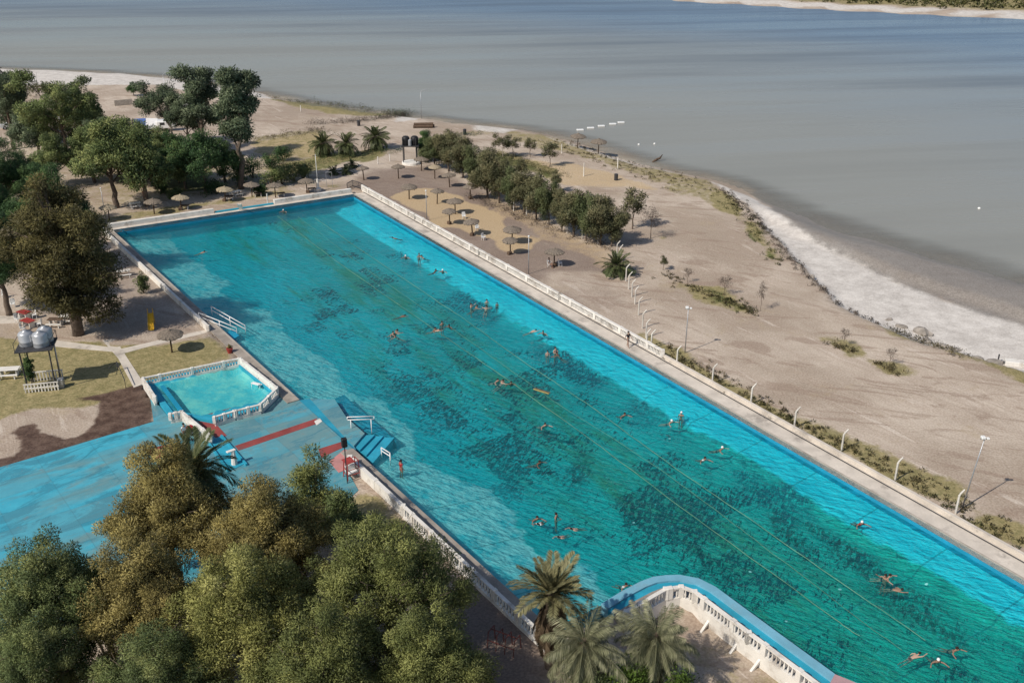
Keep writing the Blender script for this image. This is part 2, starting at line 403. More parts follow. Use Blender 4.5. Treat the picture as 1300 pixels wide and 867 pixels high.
rb = pm([(940, 250), (1009, 290), (1135, 345), (1330, 405), (1330, 476), (1180, 436), (1110, 403), (1070, 384), (1030, 349), (990, 305)], 0.9, 0.7)
mud = pmax([([(925, 205), (1000, 226), (1060, 246), (1130, 266), (1210, 287), (1340, 318), (1340, 416), (1210, 378), (1135, 350), (1075, 318), (1020, 293), (985, 268)], 1.0)], 2.5, 0.6)
wet = pmax([([(-60, 600), (0, 548), (60, 520), (130, 505), (178, 491), (205, 500), (212, 540), (120, 568), (0, 615)], 1.0)], 1.0, 1.2)
wet = wet * (1 - 0.9 * pm([(25, 530), (60, 515), (115, 513), (130, 535), (90, 556), (45, 548)], 0.8, 1.0)) * (1 - 0.9 * pm([(-10, 545), (20, 540), (32, 560), (20, 578), (-10, 580)], 0.7, 1.0))
grass = pmax([([(-90, 450), (0, 428), (132, 431), (150, 447), (166, 492), (110, 508), (40, 522), (-90, 560)], 1.0),
              ([(150, 440), (200, 438), (272, 424), (290, 452), (182, 484), (166, 458)], 0.9),
              ([(135, 285), (270, 262), (400, 240), (440, 240), (438, 228), (390, 240), (250, 256), (135, 275)], 0.65),
              ([(335, 122), (420, 128), (520, 146), (430, 147), (360, 133)], 0.8),
              ([(620, 160), (700, 172), (800, 206), (905, 229), (945, 255), (985, 312), (1000, 350), (965, 320), (920, 268), (870, 248), (760, 207), (650, 178)], 0.62),
              ([(905, 233), (952, 272), (990, 320), (978, 330), (950, 300), (905, 262)], 0.9),
              ([(870, 780), (935, 800), (1060, 880), (900, 920), (800, 850)], 0.45),
              ([(818, 424), (860, 446), (935, 483), (1010, 520), (1080, 556), (1155, 590), (1320, 672), (1320, 705), (1140, 613), (1000, 546), (880, 486), (824, 447)], 0.95),
              ([(830, 340), (870, 357), (912, 367), (960, 396), (945, 400), (900, 383), (850, 356)], 0.8),
              ([(1050, 433), (1075, 437), (1095, 449), (1075, 453)], 0.8), ([(1105, 458), (1130, 460), (1150, 472), (1125, 478)], 0.8),
              ([(628, 190), (712, 214), (705, 232), (615, 208)], 0.75), ([(320, 172), (420, 160), (425, 196), (330, 212)], 0.6),
              ([(330, 212), (470, 190), (505, 192), (490, 200), (400, 215), (340, 228)], 0.85),
              ([(1125, 408), (1200, 432), (1330, 474), (1330, 500), (1210, 458), (1140, 425)], 0.75),
              ([(520, 176), (560, 170), (640, 160), (640, 168), (560, 180)], 0.5), ([(815, 290), (860, 300), (850, 312), (820, 303)], 0.7),
              ([(-60, 175), (90, 190), (150, 250), (130, 285), (-60, 380)], 0.45), ([(60, 190), (220, 190), (420, 205), (400, 235), (150, 262)], 0.5),
              ([(470, 610), (520, 660), (480, 700), (430, 640)], 0.8)], 1.3, 1.6)
green = pmax([([(205, 212), (270, 214), (262, 242), (205, 244)], 1.0), ([(628, 194), (705, 220), (700, 229), (620, 205)], 0.6),
              ([(950, 285), (985, 325), (978, 330), (945, 298)], 0.7), ([(870, 455), (960, 497), (940, 497), (860, 466)], 0.5),
              ([(905, 368), (958, 397), (945, 399), (905, 383)], 0.6), ([(360, 215), (500, 191), (490, 200), (380, 222)], 0.5)], 1.2, 1.2)
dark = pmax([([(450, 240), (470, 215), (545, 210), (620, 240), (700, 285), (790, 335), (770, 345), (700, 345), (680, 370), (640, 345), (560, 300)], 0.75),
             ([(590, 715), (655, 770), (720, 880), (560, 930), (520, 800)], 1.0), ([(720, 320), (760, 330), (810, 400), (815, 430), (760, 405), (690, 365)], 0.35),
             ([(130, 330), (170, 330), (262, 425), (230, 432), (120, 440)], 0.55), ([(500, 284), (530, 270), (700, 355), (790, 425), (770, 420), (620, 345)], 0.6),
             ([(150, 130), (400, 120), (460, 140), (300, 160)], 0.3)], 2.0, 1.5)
yellow = pmax([([(500, 250), (520, 243), (560, 240), (620, 262), (655, 290), (690, 320), (640, 316), (560, 285)], 1.0),
               ([(648, 200), (720, 205), (800, 222), (830, 240), (720, 235)], 0.6), ([(585, 228), (660, 258), (790, 320), (800, 360), (700, 310), (620, 272)], 0.5),
               ([(320, 180), (410, 165), (415, 195), (330, 208)], 0.7), ([(870, 255), (940, 280), (960, 300), (900, 285)], 0.35)], 1.5, 1.5)
farg = sstep(sdf, 9, 17)
white = np.maximum(white * (sdf < -50), sstep(sdf, 0.5, 3) * (1 - farg)); white = white * (1 - mud * 0.6)
grass = np.maximum(grass, farg * (0.55 + 0.4 * vnoise(X, Y, 20, 3)))
Z = Z * (1 - rb) + (LZ + 0.06 + 0.03 * vnoise(X, Y, 2, 8)) * rb * 1.0
low = pm([(740, 840), (775, 790), (828, 757), (905, 765), (1045, 867), (1250, 1030), (1000, 1300), (700, 950)], 0.8, 0.0)
Z = Z - 0.85 * low
dp = sdist(X, Y, POOL); dk = sdist(X, Y, KID)
Z = np.where(dp > -0.45, -4.0, Z); Z = np.where(dk > 0.3, -2.5, Z)
s = NT('ground_sand_and_grass')
at = lambda n: s.attr(n).outputs['Fac']
n1 = s.noise(0.06, 6, rough=0.6); n2 = s.noise(0.9, 5, rough=0.7); n3 = s.noise(6, 3)
trk = s.noise(0.35, 5, s.map(s.pos(), (0, 0, R(58)), (0.16, 1.3, 1)), 0.65, 1.2)
c = s.mix(s.ss(n1, 0.38, 0.62), (0.365, 0.295, 0.232), (0.53, 0.45, 0.37))
c = s.mix(s.math('MULTIPLY', s.ss(trk, 0.40, 0.64), 0.4), c, (0.36, 0.275, 0.215))
# curving pairs of tyre ruts
wv_t = s.n('TexWave'); wv_t.inputs['Scale'].default_value = 0.14; wv_t.inputs['Distortion'].default_value = 9; wv_t.inputs['Detail'].default_value = 2; wv_t.inputs['Detail Scale'].default_value = 0.25; s.l(s.map(s.pos(), (0, 0, R(-35)), (1, 1, 1)), wv_t.inputs['Vector'])
rut = s.math('MAXIMUM', s.ss(s.math('ABSOLUTE', s.math('SUBTRACT', wv_t.outputs['Fac'], 0.42)), 0.045, 0.015), s.ss(s.math('ABSOLUTE', s.math('SUBTRACT', wv_t.outputs['Fac'], 0.72)), 0.045, 0.015))
c = s.mix(s.math('MULTIPLY', s.math('MULTIPLY', rut, s.ss(s.noise(0.09, 4), 0.44, 0.58)), 0.45), c, (0.27, 0.205, 0.16))
c = s.mix(s.math('MULTIPLY', s.ss(trk, 0.58, 0.68), 0.6), c, (0.62, 0.545, 0.465))
def edge(a, amt=0.5, lo=0.35, hi=0.65): # ragged mask
    q = s.math('ADD', a, s.math('MULTIPLY', s.math('SUBTRACT', s.noise(0.8, 6, rough=0.75), 0.5), amt))
    return s.ss(q, lo, hi)
tr2 = s.noise(0.22, 5, s.map(s.pos(), (0, 0, R(20)), (0.3, 1.1, 1)), 0.6, 2.6)
c = s.mix(s.math('MULTIPLY', s.ss(tr2, 0.54, 0.62), 0.6), c, (0.29, 0.215, 0.165))
c = s.mix(s.math('MULTIPLY', s.ss(s.noise(0.13, 6, rough=0.75), 0.56, 0.66), 0.5), c, (0.40, 0.32, 0.22))
c = s.mix(s.math('MULTIPLY', s.ss(s.noise(1.7, 6, rough=0.8), 0.62, 0.69), 0.6), c, (0.19, 0.15, 0.10))
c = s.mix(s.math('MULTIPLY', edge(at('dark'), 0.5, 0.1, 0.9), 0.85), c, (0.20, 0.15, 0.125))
c = s.mix(s.math('MULTIPLY', edge(at('yellow')), 0.8), c, s.mix(n3, (0.46, 0.34, 0.2), (0.54, 0.41, 0.25)))
gcol = s.mix(s.ss(n2, 0.3, 0.7), (0.20, 0.175, 0.07), (0.36, 0.295, 0.145))
gcol = s.mix(s.math('MULTIPLY', s.ss(s.noise(2.2, 4, rough=0.7), 0.45, 0.62), 0.6), gcol, (0.15, 0.145, 0.052))
c = s.mix(s.math('MULTIPLY', edge(at('grass'), 1.1, 0.35, 0.75), 0.92), c, gcol)
c = s.mix(s.math('MULTIPLY', edge(at('green'), 0.8), 0.85), c, s.mix(s.ss(n2, .3, .7), (0.06, 0.075, 0.022), (0.12, 0.14, 0.045)))
shv = s.map(s.pos(), (0, 0, R(58)), (0.35, 1.6, 1))
wq = s.math('ADD', at('white'), s.math('ADD', s.math('MULTIPLY', s.math('SUBTRACT', s.noise(0.5, 6, shv, 0.8), 0.5), 1.1), s.math('MULTIPLY', s.math('SUBTRACT', s.noise(2.5, 4, shv, 0.8), 0.5), 0.6)))
c = s.mix(s.ss(wq, 0.25, 0.7), c, s.mix(s.ss(s.noise(0.5, 6, rough=0.75), 0.3, 0.7), (0.47, 0.435, 0.40), (0.67, 0.63, 0.585)))
c = s.mix(s.math('MULTIPLY', edge(at('mud'), 0.8, 0.3, 0.7), 0.85), c, s.mix(s.ss(n2, .35, .65), (0.20, 0.182, 0.165), (0.235, 0.217, 0.20)))
c = s.mix(edge(at('wet'), 0.6), c, s.mix(s.ss(n2, 0.35, 0.65), (0.075, 0.045, 0.033), (0.15, 0.10, 0.075)))
c = s.mix(0.25, c, s.mix(s.ss(n3, 0.3, 0.7), (0, 0, 0), (1, 1, 1)), 'SOFT_LIGHT')
wetr = s.math('SUBTRACT', 0.95, s.math('MULTIPLY', s.math('MAXIMUM', at('wet'), at('mud')), 0.45))
m = s.base(c, wetr, 0.25, normal=s.bump(s.math('ADD', n3, s.math('MULTIPLY', n2, 1.5)), 0.3, 0.1))
me = mesh_np('ground', np.stack([X, Y, Z], 1), Fq, m, True)
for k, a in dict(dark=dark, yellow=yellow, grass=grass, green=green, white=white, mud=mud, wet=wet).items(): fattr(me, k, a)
o = put('ground', me); o['kind'] = 'structure'
GX, GY, GZ = X, Y, Z
xs_a, ys_a = np.array(xs), np.array(ys); Zg = Z.reshape(len(ys), len(xs))
def gz(x, y):
    i = min(max(int(np.searchsorted(xs_a, x)) - 1, 0), len(xs) - 2); j = min(max(int(np.searchsorted(ys_a, y)) - 1, 0), len(ys) - 2)
    fx = (x - xs_a[i]) / (xs_a[i + 1] - xs_a[i]); fy = (y - ys_a[j]) / (ys_a[j + 1] - ys_a[j])
    return float((Zg[j, i] * (1 - fx) + Zg[j, i + 1] * fx) * (1 - fy) + (Zg[j + 1, i] * (1 - fx) + Zg[j + 1, i + 1] * fx) * fy)
def P(u, v):
    p = G(u, v); z = gz(p.x, p.y); p = G(u, v, z); p.z = gz(p.x, p.y); return p

# ------------------------------------------------------------------ lake
lx = [-3000, -1500, -800, -400] + ax(-250, 260, 6) + [300, 400, 700, 1500, 3000]
ly = [-30, 20] + ax(50, 480, 6) + [520, 600, 800, 1200, 2000, 4000]
X2, Y2, F2 = grid(lx, ly)
sd2 = -sdist(X2, Y2, land); sf2 = -sdist(X2, Y2, farland)
s = NT('lake_water')
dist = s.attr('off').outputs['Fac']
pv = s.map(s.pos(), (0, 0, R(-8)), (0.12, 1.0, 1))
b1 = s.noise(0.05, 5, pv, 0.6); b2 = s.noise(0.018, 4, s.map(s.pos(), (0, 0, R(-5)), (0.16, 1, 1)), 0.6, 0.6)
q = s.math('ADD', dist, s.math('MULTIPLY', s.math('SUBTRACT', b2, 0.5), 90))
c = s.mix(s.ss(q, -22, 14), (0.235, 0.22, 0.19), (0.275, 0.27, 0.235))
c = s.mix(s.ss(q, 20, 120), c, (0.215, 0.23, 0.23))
c = s.mix(s.ss(q, 100, 205), c, (0.105, 0.16, 0.24))  # far blue: deeper water, plus sky reflected by ripples put into the colour
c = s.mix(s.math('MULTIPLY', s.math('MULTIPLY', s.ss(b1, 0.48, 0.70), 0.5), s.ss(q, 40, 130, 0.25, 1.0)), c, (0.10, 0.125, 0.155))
wv = s.noise(0.55, 4, s.map(s.pos(), (0, 0, R(15)), (0.5, 1, 1)), 0.6)
wv2 = s.noise(0.08, 3, pv)
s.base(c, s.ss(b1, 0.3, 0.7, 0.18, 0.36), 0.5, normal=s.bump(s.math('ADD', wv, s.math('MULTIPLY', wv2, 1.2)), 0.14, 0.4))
s.b.inputs['IOR'].default_value = 1.33
tr_ = s.n('BsdfTransparent'); tr_.inputs[0].default_value = (0.93, 0.94, 0.92, 1); mxs = s.n('MixShader')   # the shallows are clear enough to see the bed
s.l(s.ss(s.math('ADD', dist, s.math('MULTIPLY', s.math('SUBTRACT', s.noise(0.25, 4, pv), 0.5), 5)), -0.5, 7.5, 0.15, 1.0), mxs.inputs[0]); s.l(tr_.outputs[0], mxs.inputs[1]); s.l(s.b.outputs[0], mxs.inputs[2]); s.l(mxs.outputs[0], s.out.inputs[0])
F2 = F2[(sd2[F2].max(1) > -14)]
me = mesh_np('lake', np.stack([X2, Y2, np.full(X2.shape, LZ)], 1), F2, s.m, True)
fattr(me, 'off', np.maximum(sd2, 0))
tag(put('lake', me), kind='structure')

# ------------------------------------------------------------------ swimming pool basin and water
def inner_grid(poly, step):
    x0, x1 = min(p[0] for p in poly), max(p[0] for p in poly); y0, y1 = min(p[1] for p in poly), max(p[1] for p in poly)
    gx, gy = np.meshgrid(np.arange(x0, x1, step), np.arange(y0, y1, step)); gx, gy = gx.ravel(), gy.ravel()
    k = sdist(gx, gy, poly) > step * 0.35
    pts = [Vector((a, b)) for a, b in zip(gx[k], gy[k])]
    bd = []
    n = len(poly)
    for i in range(n):
        a, b = Vector(poly[i][:2]), Vector(poly[(i + 1) % n][:2]); m_ = max(1, int((b - a).length / step))
        bd += [a + (b - a) * j / m_ for j in range(m_)]
    E_ = [(i, (i + 1) % len(bd)) for i in range(len(bd))]
    V, _, Fc, *_ = delaunay_2d_cdt(bd + pts, E_, [], 1, 1e-5)
    return np.array([(p.x, p.y) for p in V]), np.array([f for f in Fc if len(f) == 3])
V, Ft = inner_grid(POOL, 0.8)
px_, py_ = V[:, 0], V[:, 1]
dR = sdist(px_, py_, [FR, on(FR, RB, 1.5)], False); dL = sdist(px_, py_, [FL, CORNER], False)
dF = sdist(px_, py_, [FL, FR], False); dP = sdist(px_, py_, PEN, False)
wv_ = (vnoise(px_, py_, 9, 4) - 0.5)
fz = FZ * np.ones(len(V))
fz = np.maximum(fz, np.where(dR < 3.0, -0.95 - dR * 0.14, FZ)); fz = np.maximum(fz, -0.95 - dL * 0.13); fz = np.maximum(fz, -1.35 - dF * 0.3)
e1 = (RB - FR).normalized()
s = NT('pool_floor_paint_algae_ripple_light')
aR, aL, aF, aT = (s.attr(n).outputs['Fac'] for n in ('d_right', 'd_left', 'd_far', 'along'))
rv = s.map(s.pos(), (0, 0, -math.atan2(e1.y, e1.x)), (1, 1, 1))       # x along the pool, y across it
nb = s.noise(0.11, 5, s.map(rv, scale=(1, 0.8, 1)), 0.65); nm = s.noise(0.45, 6, s.map(rv, scale=(0.55, 1.5, 1)), 0.75)
nf = s.noise(2.6, 6, s.map(rv, rot=(0, 0, 1.0), scale=(0.55, 1.4, 1)), 0.8, 0.5); nff = s.noise(2.4, 4, s.map(rv, rot=(0, 0, 1.0), scale=(0.5, 1.6, 1)), 0.75)
c = s.mix(s.ss(nb, 0.35, 0.65), (0.007, 0.38, 0.42), (0.010, 0.50, 0.56))
c = s.mix(s.math('MULTIPLY', s.ss(aL, 19, 8), 0.75), c, (0.010, 0.47, 0.60))
c = s.mix(s.math('MULTIPLY', s.ss(aT, 0.50, 1.05), 0.9), c, (0.012, 0.45, 0.34))            # greener towards the near end
mid = s.math('MULTIPLY', s.ss(aR, 6, 11), s.ss(aL, 7, 13))
c = s.mix(s.math('MULTIPLY', mid, s.ss(s.noise(0.2, 5, s.map(rv, scale=(0.25, 1.2, 1)), 0.7), 0.42, 0.66)), c, (0.045, 0.28, 0.17))
alg = s.ss(aT, 0.16, 0.60)
# the floor is cast in slabs: algae grows slab by slab, joints stay paler
sx, sy, _ = s.sep(rv)
def cell(v, w): return s.math('FLOOR', s.math('DIVIDE', v, w))
wob = s.math('MULTIPLY', s.math('SUBTRACT', s.noise(0.7, 4, rv), 0.5), 0.9)
cx_ = s.n('CombineXYZ'); s.l(cell(s.math('ADD', sx, wob), 3.3), cx_.inputs[0]); s.l(cell(s.math('ADD', sy, wob), 2.6), cx_.inputs[1])
wn = s.n('TexWhiteNoise'); s.l(cx_.outputs[0], wn.inputs['Vector']); slab = wn.outputs['Value']
fr_ = lambda v, w: s.math('ABSOLUTE', s.math('SUBTRACT', s.math('FRACT', s.math('DIVIDE', v, w)), 0.5))
joint = s.math('MAXIMUM', s.ss(fr_(sx, 3.3), 0.455, 0.49), s.ss(fr_(sy, 2.6), 0.45, 0.485))
rows = s.noise(0.09, 3, s.map(rv, scale=(1.0, 0.8, 1)), 0.6)
dens = s.math('ADD', s.math('MULTIPLY', s.math('SUBTRACT', slab, 0.5), 0.19), s.math('MULTIPLY', s.math('SUBTRACT', rows, 0.5), 0.75))
dens = s.math('ADD', dens, s.math('MULTIPLY', s.math('SUBTRACT', nm, 0.5), 0.22))
dens = s.math('ADD', dens, s.math('MULTIPLY', s.math('MULTIPLY', s.ss(aL, 5, 10), s.ss(aL, 23, 16)), s.math('MULTIPLY', s.math('MULTIPLY', s.ss(aT, 0.25, 0.5), s.ss(aT, 1.05, 0.85)), 0.045)))
edgef = s.math('MULTIPLY', s.ss(aL, 5.5, 9), s.ss(aR, 3.0, 5.0))
dens = s.math('MULTIPLY', s.math('SUBTRACT', dens, s.math('MULTIPLY', joint, 0.05)), 1.0)
thr = s.math('SUBTRACT', s.math('ADD', 0.575, s.math('MULTIPLY', s.math('SUBTRACT', 1.0, s.math('MULTIPLY', alg, edgef)), 0.10)), dens)
# crisp dark grains, as many as the local density asks for
g1 = s.math('SUBTRACT', nf, s.math('MAXIMUM', thr, 0.475)); dk_ = s.ss(g1, -0.02, 0.03)
c = s.mix(s.math('MULTIPLY', dk_, 0.93), c, (0.002, 0.028, 0.042))
c = s.mix(s.math('MULTIPLY', s.ss(dens, 0.02, 0.16), s.math('MULTIPLY', s.math('MULTIPLY', alg, edgef), 0.22)), c, (0.003, 0.12, 0.15))
c = s.mix(s.math('MULTIPLY', s.ss(nff, 0.57, 0.66), s.math('ADD', 0.08, s.math('MULTIPLY', alg, 0.5))), c, (0.05, 0.56, 0.56))  # pale, then dark mottle: the look of rippled light painted on the floor
c = s.mix(s.math('MULTIPLY', s.ss(nff, 0.42, 0.34), s.math('ADD', 0.10, s.math('MULTIPLY', alg, 0.5))), c, (0.003, 0.14, 0.17))
vs_ = s.vor(0.55, rv); c = s.mix(s.math('MULTIPLY', s.ss(vs_.outputs['Distance'], 0.075, 0.05), s.ss(s.n('SeparateColor').outputs[0] if False else vs_.outputs['Color'], 0.72, 0.76)), c, (0.75, 0.88, 0.88))  # sparse white specks painted in as sun glints on the water
# blackish brown stains, each with its own place and shape
ang = math.atan2(e1.y, e1.x)
for u_, v_, ln_, wd_, turn in ((1000, 672, 6.5, 1.3, .35), (1065, 690, 5.5, 1.1, -.05), (1110, 730, 6.0, 1.8, -.1), (1165, 780, 6.0, 1.5, -.1), (905, 722, 3.6, 1.3, .1), (880, 690, 2.6, 1.0, .4), (800, 650, 4, 1.4, .6), (735, 600, 4, 1.6, .7)):
    q_ = G(u_, v_, FZ); lp = s.n('VectorMath', operation='SUBTRACT'); s.l(s.pos(), lp.inputs[0]); lp.inputs[1].default_value = (q_.x, q_.y, 0)
    ml = s.map(lp.outputs[0], (0, 0, -ang + turn), (1 / ln_, 1 / wd_, 0)); le = s.n('VectorMath', operation='LENGTH'); s.l(ml, le.inputs[0])
    dd = s.math('ADD', le.outputs['Value'], s.math('MULTIPLY', s.math('SUBTRACT', nm, 0.5), 2.2))
    st = s.math('MULTIPLY', s.ss(dd, 1.05, 0.25), s.ss(nf, 0.40, 0.54))
    c = s.mix(s.math('MULTIPLY', st, 0.8), c, (0.012, 0.035, 0.024) if u_ > 950 else (0.002, 0.018, 0.026))
# dirt line below the right slope, worn bright bands at the sides
rag = s.math('MULTIPLY', s.math('SUBTRACT', s.noise(0.5, 5, rv, 0.7), 0.5), 0.6)
rr = s.math('ADD', aR, rag)
cy = s.mix(s.ss(nm, 0.35, 0.7), (0.05, 0.74, 0.88), (0.01, 0.58, 0.74))
cy = s.mix(s.math('MULTIPLY', s.ss(nff, 0.56, 0.70), 0.35), cy, (0.25, 0.72, 0.80))
c = s.mix(s.math('MULTIPLY', s.math('MULTIPLY', s.ss(rr, 7.5, 4.2), s.ss(nf, 0.40, 0.54)), s.math('MULTIPLY', s.ss(aT, 0.12, 0.35), s.ss(rows, 0.42, 0.58))), c, (0.003, 0.085, 0.125))
c = s.mix(s.ss(s.math('ADD', rr, s.math('MULTIPLY', aT, 1.0)), 3.75, 3.4), c, cy)
ll = s.math('ADD', aL, s.math('MULTIPLY', s.math('SUBTRACT', s.noise(0.13, 5, rv, 0.6), 0.5), 9.0))
lw = s.mix(s.ss(s.noise(0.6, 6, rv, 0.75), 0.36, 0.56), (0.10, 0.54, 0.64), (0.66, 0.86, 0.86))
c = s.mix(s.ss(ll, 6.9, 6.4), c, lw)
c = s.mix(s.math('MULTIPLY', s.ss(ll, 12.0, 7.5), 0.4), c, (0.02, 0.42, 0.50))
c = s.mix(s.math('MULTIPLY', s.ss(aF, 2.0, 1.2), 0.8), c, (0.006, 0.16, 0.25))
# slab joints across the right slope
jx = s.sep(rv)[0]
jt = s.math('ABSOLUTE', s.math('SUBTRACT', s.math('FRACT', s.math('DIVIDE', jx, 6.1)), 0.5))
c = s.mix(s.math('MULTIPLY', s.math('MULTIPLY', s.ss(jt, 0.016, 0.006), s.ss(aT, 0.5, 0.7)), 0.45), c, (0.003, 0.1, 0.14))
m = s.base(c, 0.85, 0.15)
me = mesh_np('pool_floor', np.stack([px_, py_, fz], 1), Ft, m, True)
fattr(me, 'd_right', dR + wv_ * 0.5); fattr(me, 'd_left', dL); fattr(me, 'd_far', dF)
tt = ((px_ - FR.x) * e1.x + (py_ - FR.y) * e1.y) / (RB - FR).length
fattr(me, 'along', tt)
tag(put('pool_floor', me), kind='structure')
# walls of the basin (an opening is left at the steps)
mb = MB()
def wall_line(l, zt=DK - 0.02, zb=-2.2):
    for a, b in zip(l, l[1:]): mb.add([(a.x, a.y, zb), (b.x, b.y, zb), (b.x, b.y, zt), (a.x, a.y, zt)], [(0, 1, 2, 3)])
wall_line([REND, FR, FL, RAMP0]); wall_line([RAMP1, CORNER] + PEN + [REND])
struct('pool_wall', mb, M['blue_wall'])
# water: clear, tinted by its own colour, with small ripples
def water(name, tint, bstr, gl=1.0, murk=None):
    s = NT(name)
    wv = s.noise(1.6, 4, s.map(s.pos(), (0, 0, 0.5), (0.55, 1.3, 1)), 0.65)
    w2 = s.noise(0.35, 3)
    nrm = s.bump(s.math('ADD', wv, w2), bstr, 0.22)
    t = s.n('BsdfTransparent'); t.inputs[0].default_value = (*tint, 1)
    g = s.n('BsdfGlossy'); g.inputs['Roughness'].default_value = 0.06; g.inputs[0].default_value = (gl, gl, gl, 1); s.l(nrm, g.inputs['Normal'])
    fr = s.n('Fresnel'); fr.inputs[0].default_value = 1.33; s.l(nrm, fr.inputs['Normal'])
    body = t.outputs[0]
    if murk:                                   # suspended matter makes the water partly cloudy
        d = s.n('BsdfDiffuse'); d.inputs[0].default_value = (*murk[1], 1)
        m0 = s.n('MixShader'); m0.inputs[0].default_value = murk[0]; s.l(body, m0.inputs[1]); s.l(d.outputs[0], m0.inputs[2]); body = m0.outputs[0]
    mx = s.n('MixShader'); s.l(fr.outputs[0], mx.inputs[0]); s.l(body, mx.inputs[1]); s.l(g.outputs[0], mx.inputs[2])
    s.l(mx.outputs[0], s.out.inputs[0]); return s.m
me = mesh_np('pool_water', np.stack([px_, py_, np.full(len(V), WZ)], 1), Ft, water('pool_water', (0.66, 0.95, 0.96), 0.6, 1.0, (0.09, (0.012, 0.40, 0.44))), True)
tag(put('pool_water', me), kind='structure')

# decks round the pool
mb = MB(); strip(mb, [FR, on(FR, RB, 1.42)], 0.0, 1.95, DK, -0.3); struct('pool_deck', mb, M['pale_concrete'])
mb = MB(); strip(mb, [on(FR, RB, -0.02), on(FR, RB, 1.42)], -0.02, 0.14, DK + 0.012, DK - 0.05); struct('pool_edge_kerb', mb, M['concrete'])
mb = MB(); strip(mb, [FL, RAMP0], -1.15, 0.0, DK, -0.3); strip(mb, [RAMP1, CORNER], -1.15, 0.0, DK, -0.3); struct('pool_ledge', mb, M['grey_ledge'])
mb = MB(); strip(mb, [FL, FR], 0.0, 1.3, DK, -0.3); struct('far_deck', mb, M['pale_concrete'])
mb = MB(); strip(mb, PEN, -0.62, 0.0, DK + 0.12, -0.6); struct('pool_rim', mb, M['blue_rim'])
mb = MB(); strip(mb, PEN, -1.15, -0.62, DK - 0.02, -0.6); struct('pool_gutter', mb, M['cyan'])
mb = MB(); strip(mb, PEN, -2.05, -1.15, DK + 0.02, -0.6); struct('pool_walkway', mb, M['grey_ledge'])
mb = MB(); strip(mb, [on(FL, LB, 0.0), on(FL, LB, 0.63)], -0.22, 0.0, DK + 0.01, DK - 0.1); struct('ledge_edge', mb, M['concrete'])

# splash deck: worn blue paint on concrete
s = NT('splash_deck_paint')
n1 = s.noise(0.16, 6, s.map(s.pos(), (0, 0, -R(38)), (0.5, 1.6, 1)), 0.65, 0.6); n2 = s.noise(1.2, 5, rough=0.7)
ax_ = s.sep(s.pos())[0]
q = s.math('ADD', n1, s.math('MULTIPLY', s.math('SUBTRACT', ax_, -31.0), 0.012))
c = s.mix(s.ss(q, 0.40, 0.60), s.mix(s.ss(n2, 0.3, 0.7), (0.045, 0.35, 0.48), (0.06, 0.41, 0.54)), s.mix(s.ss(n2, 0.3, 0.7), (0.11, 0.26, 0.29), (0.16, 0.285, 0.30)))
c = s.mix(s.math('MULTIPLY', s.ss(s.noise(0.3, 6, s.map(s.pos(), (0, 0, -R(38)), (0.4, 2.2, 1)), 0.7), 0.50, 0.66), 0.7), c, (0.10, 0.25, 0.29))
c = s.mix(s.math('MULTIPLY', s.ss(s.noise(0.22, 6, rough=0.7), 0.62, 0.72), 0.5), c, (0.13, 0.12, 0.11))
wetn = s.noise(0.28, 6, s.map(s.pos(), (0, 0, -R(38)), (0.6, 1.4, 1)), 0.7, 0.8)
c = s.mix(s.math('MULTIPLY', s.ss(wetn, 0.50, 0.58), 0.6), c, (0.045, 0.20, 0.27))
c = s.mix(s.math('MULTIPLY', s.ss(wetn, 0.40, 0.34), 0.45), c, (0.09, 0.46, 0.58))
dv = s.map(s.pos(), (0, 0, -R(38)), (1, 1, 1)); dx_, dy_, _ = s.sep(dv)
cc = s.n('CombineXYZ'); s.l(s.math('FLOOR', s.math('DIVIDE', dx_, 4.2)), cc.inputs[0]); s.l(s.math('FLOOR', s.math('DIVIDE', dy_, 2.4)), cc.inputs[1])
wn = s.n('TexWhiteNoise'); s.l(cc.outputs[0], wn.inputs['Vector'])
c = s.mix(s.math('MULTIPLY', s.ss(wn.outputs['Value'], 0.35, 0.9), 0.3), c, (0.14, 0.265, 0.28))
c = s.mix(s.math('MULTIPLY', s.ss(s.math('ADD', wn.outputs['Value'], s.math('SUBTRACT', n2, 0.5)), 0.2, 0.1), 0.35), c, (0.06, 0.37, 0.48))
jn = s.math('MAXIMUM', s.ss(s.math('ABSOLUTE', s.math('SUBTRACT', s.math('FRACT', s.math('DIVIDE', dx_, 4.2)), 0.5)), 0.484, 0.494), s.ss(s.math('ABSOLUTE', s.math('SUBTRACT', s.math('FRACT', s.math('DIVIDE', dy_, 2.4)), 0.5)), 0.474, 0.488))
c = s.mix(s.math('MULTIPLY', jn, 0.2), c, (0.05, 0.11, 0.14))
c = s.mix(s.math('MULTIPLY', s.ss(s.noise(0.5, 6, dv, 0.8), 0.6, 0.68), 0.6), c, (0.20, 0.21, 0.20))
M['splash'] = s.base(c, s.ss(wetn, 0.50, 0.58, 0.55, 0.2), 0.5)
def sheet(name, pts, z, m, th=0.0):
    mb = MB()
    if th: mb.prism([(p[0], p[1]) for p in pts], z - th, z)
    else: mb.add([(p[0], p[1], z) for p in pts], [tuple(range(len(pts)))])
    me = mb.mesh(name, m)
    import bmesh as _b
    bm = _b.new(); bm.from_mesh(me); _b.ops.recalc_face_normals(bm, faces=bm.faces)
    if not th and bm.faces[:] and bm.faces[0].normal.z < 0: _b.ops.reverse_faces(bm, faces=bm.faces)
    bm.to_mesh(me); bm.free()
    return put(name, me)
nL = Vector((-(LB - FL).normalized().y, (LB - FL).normalized().x))
nL = -nL if nL.x > 0 else nL                                   # away from the pool, to the left
SD = 0.06
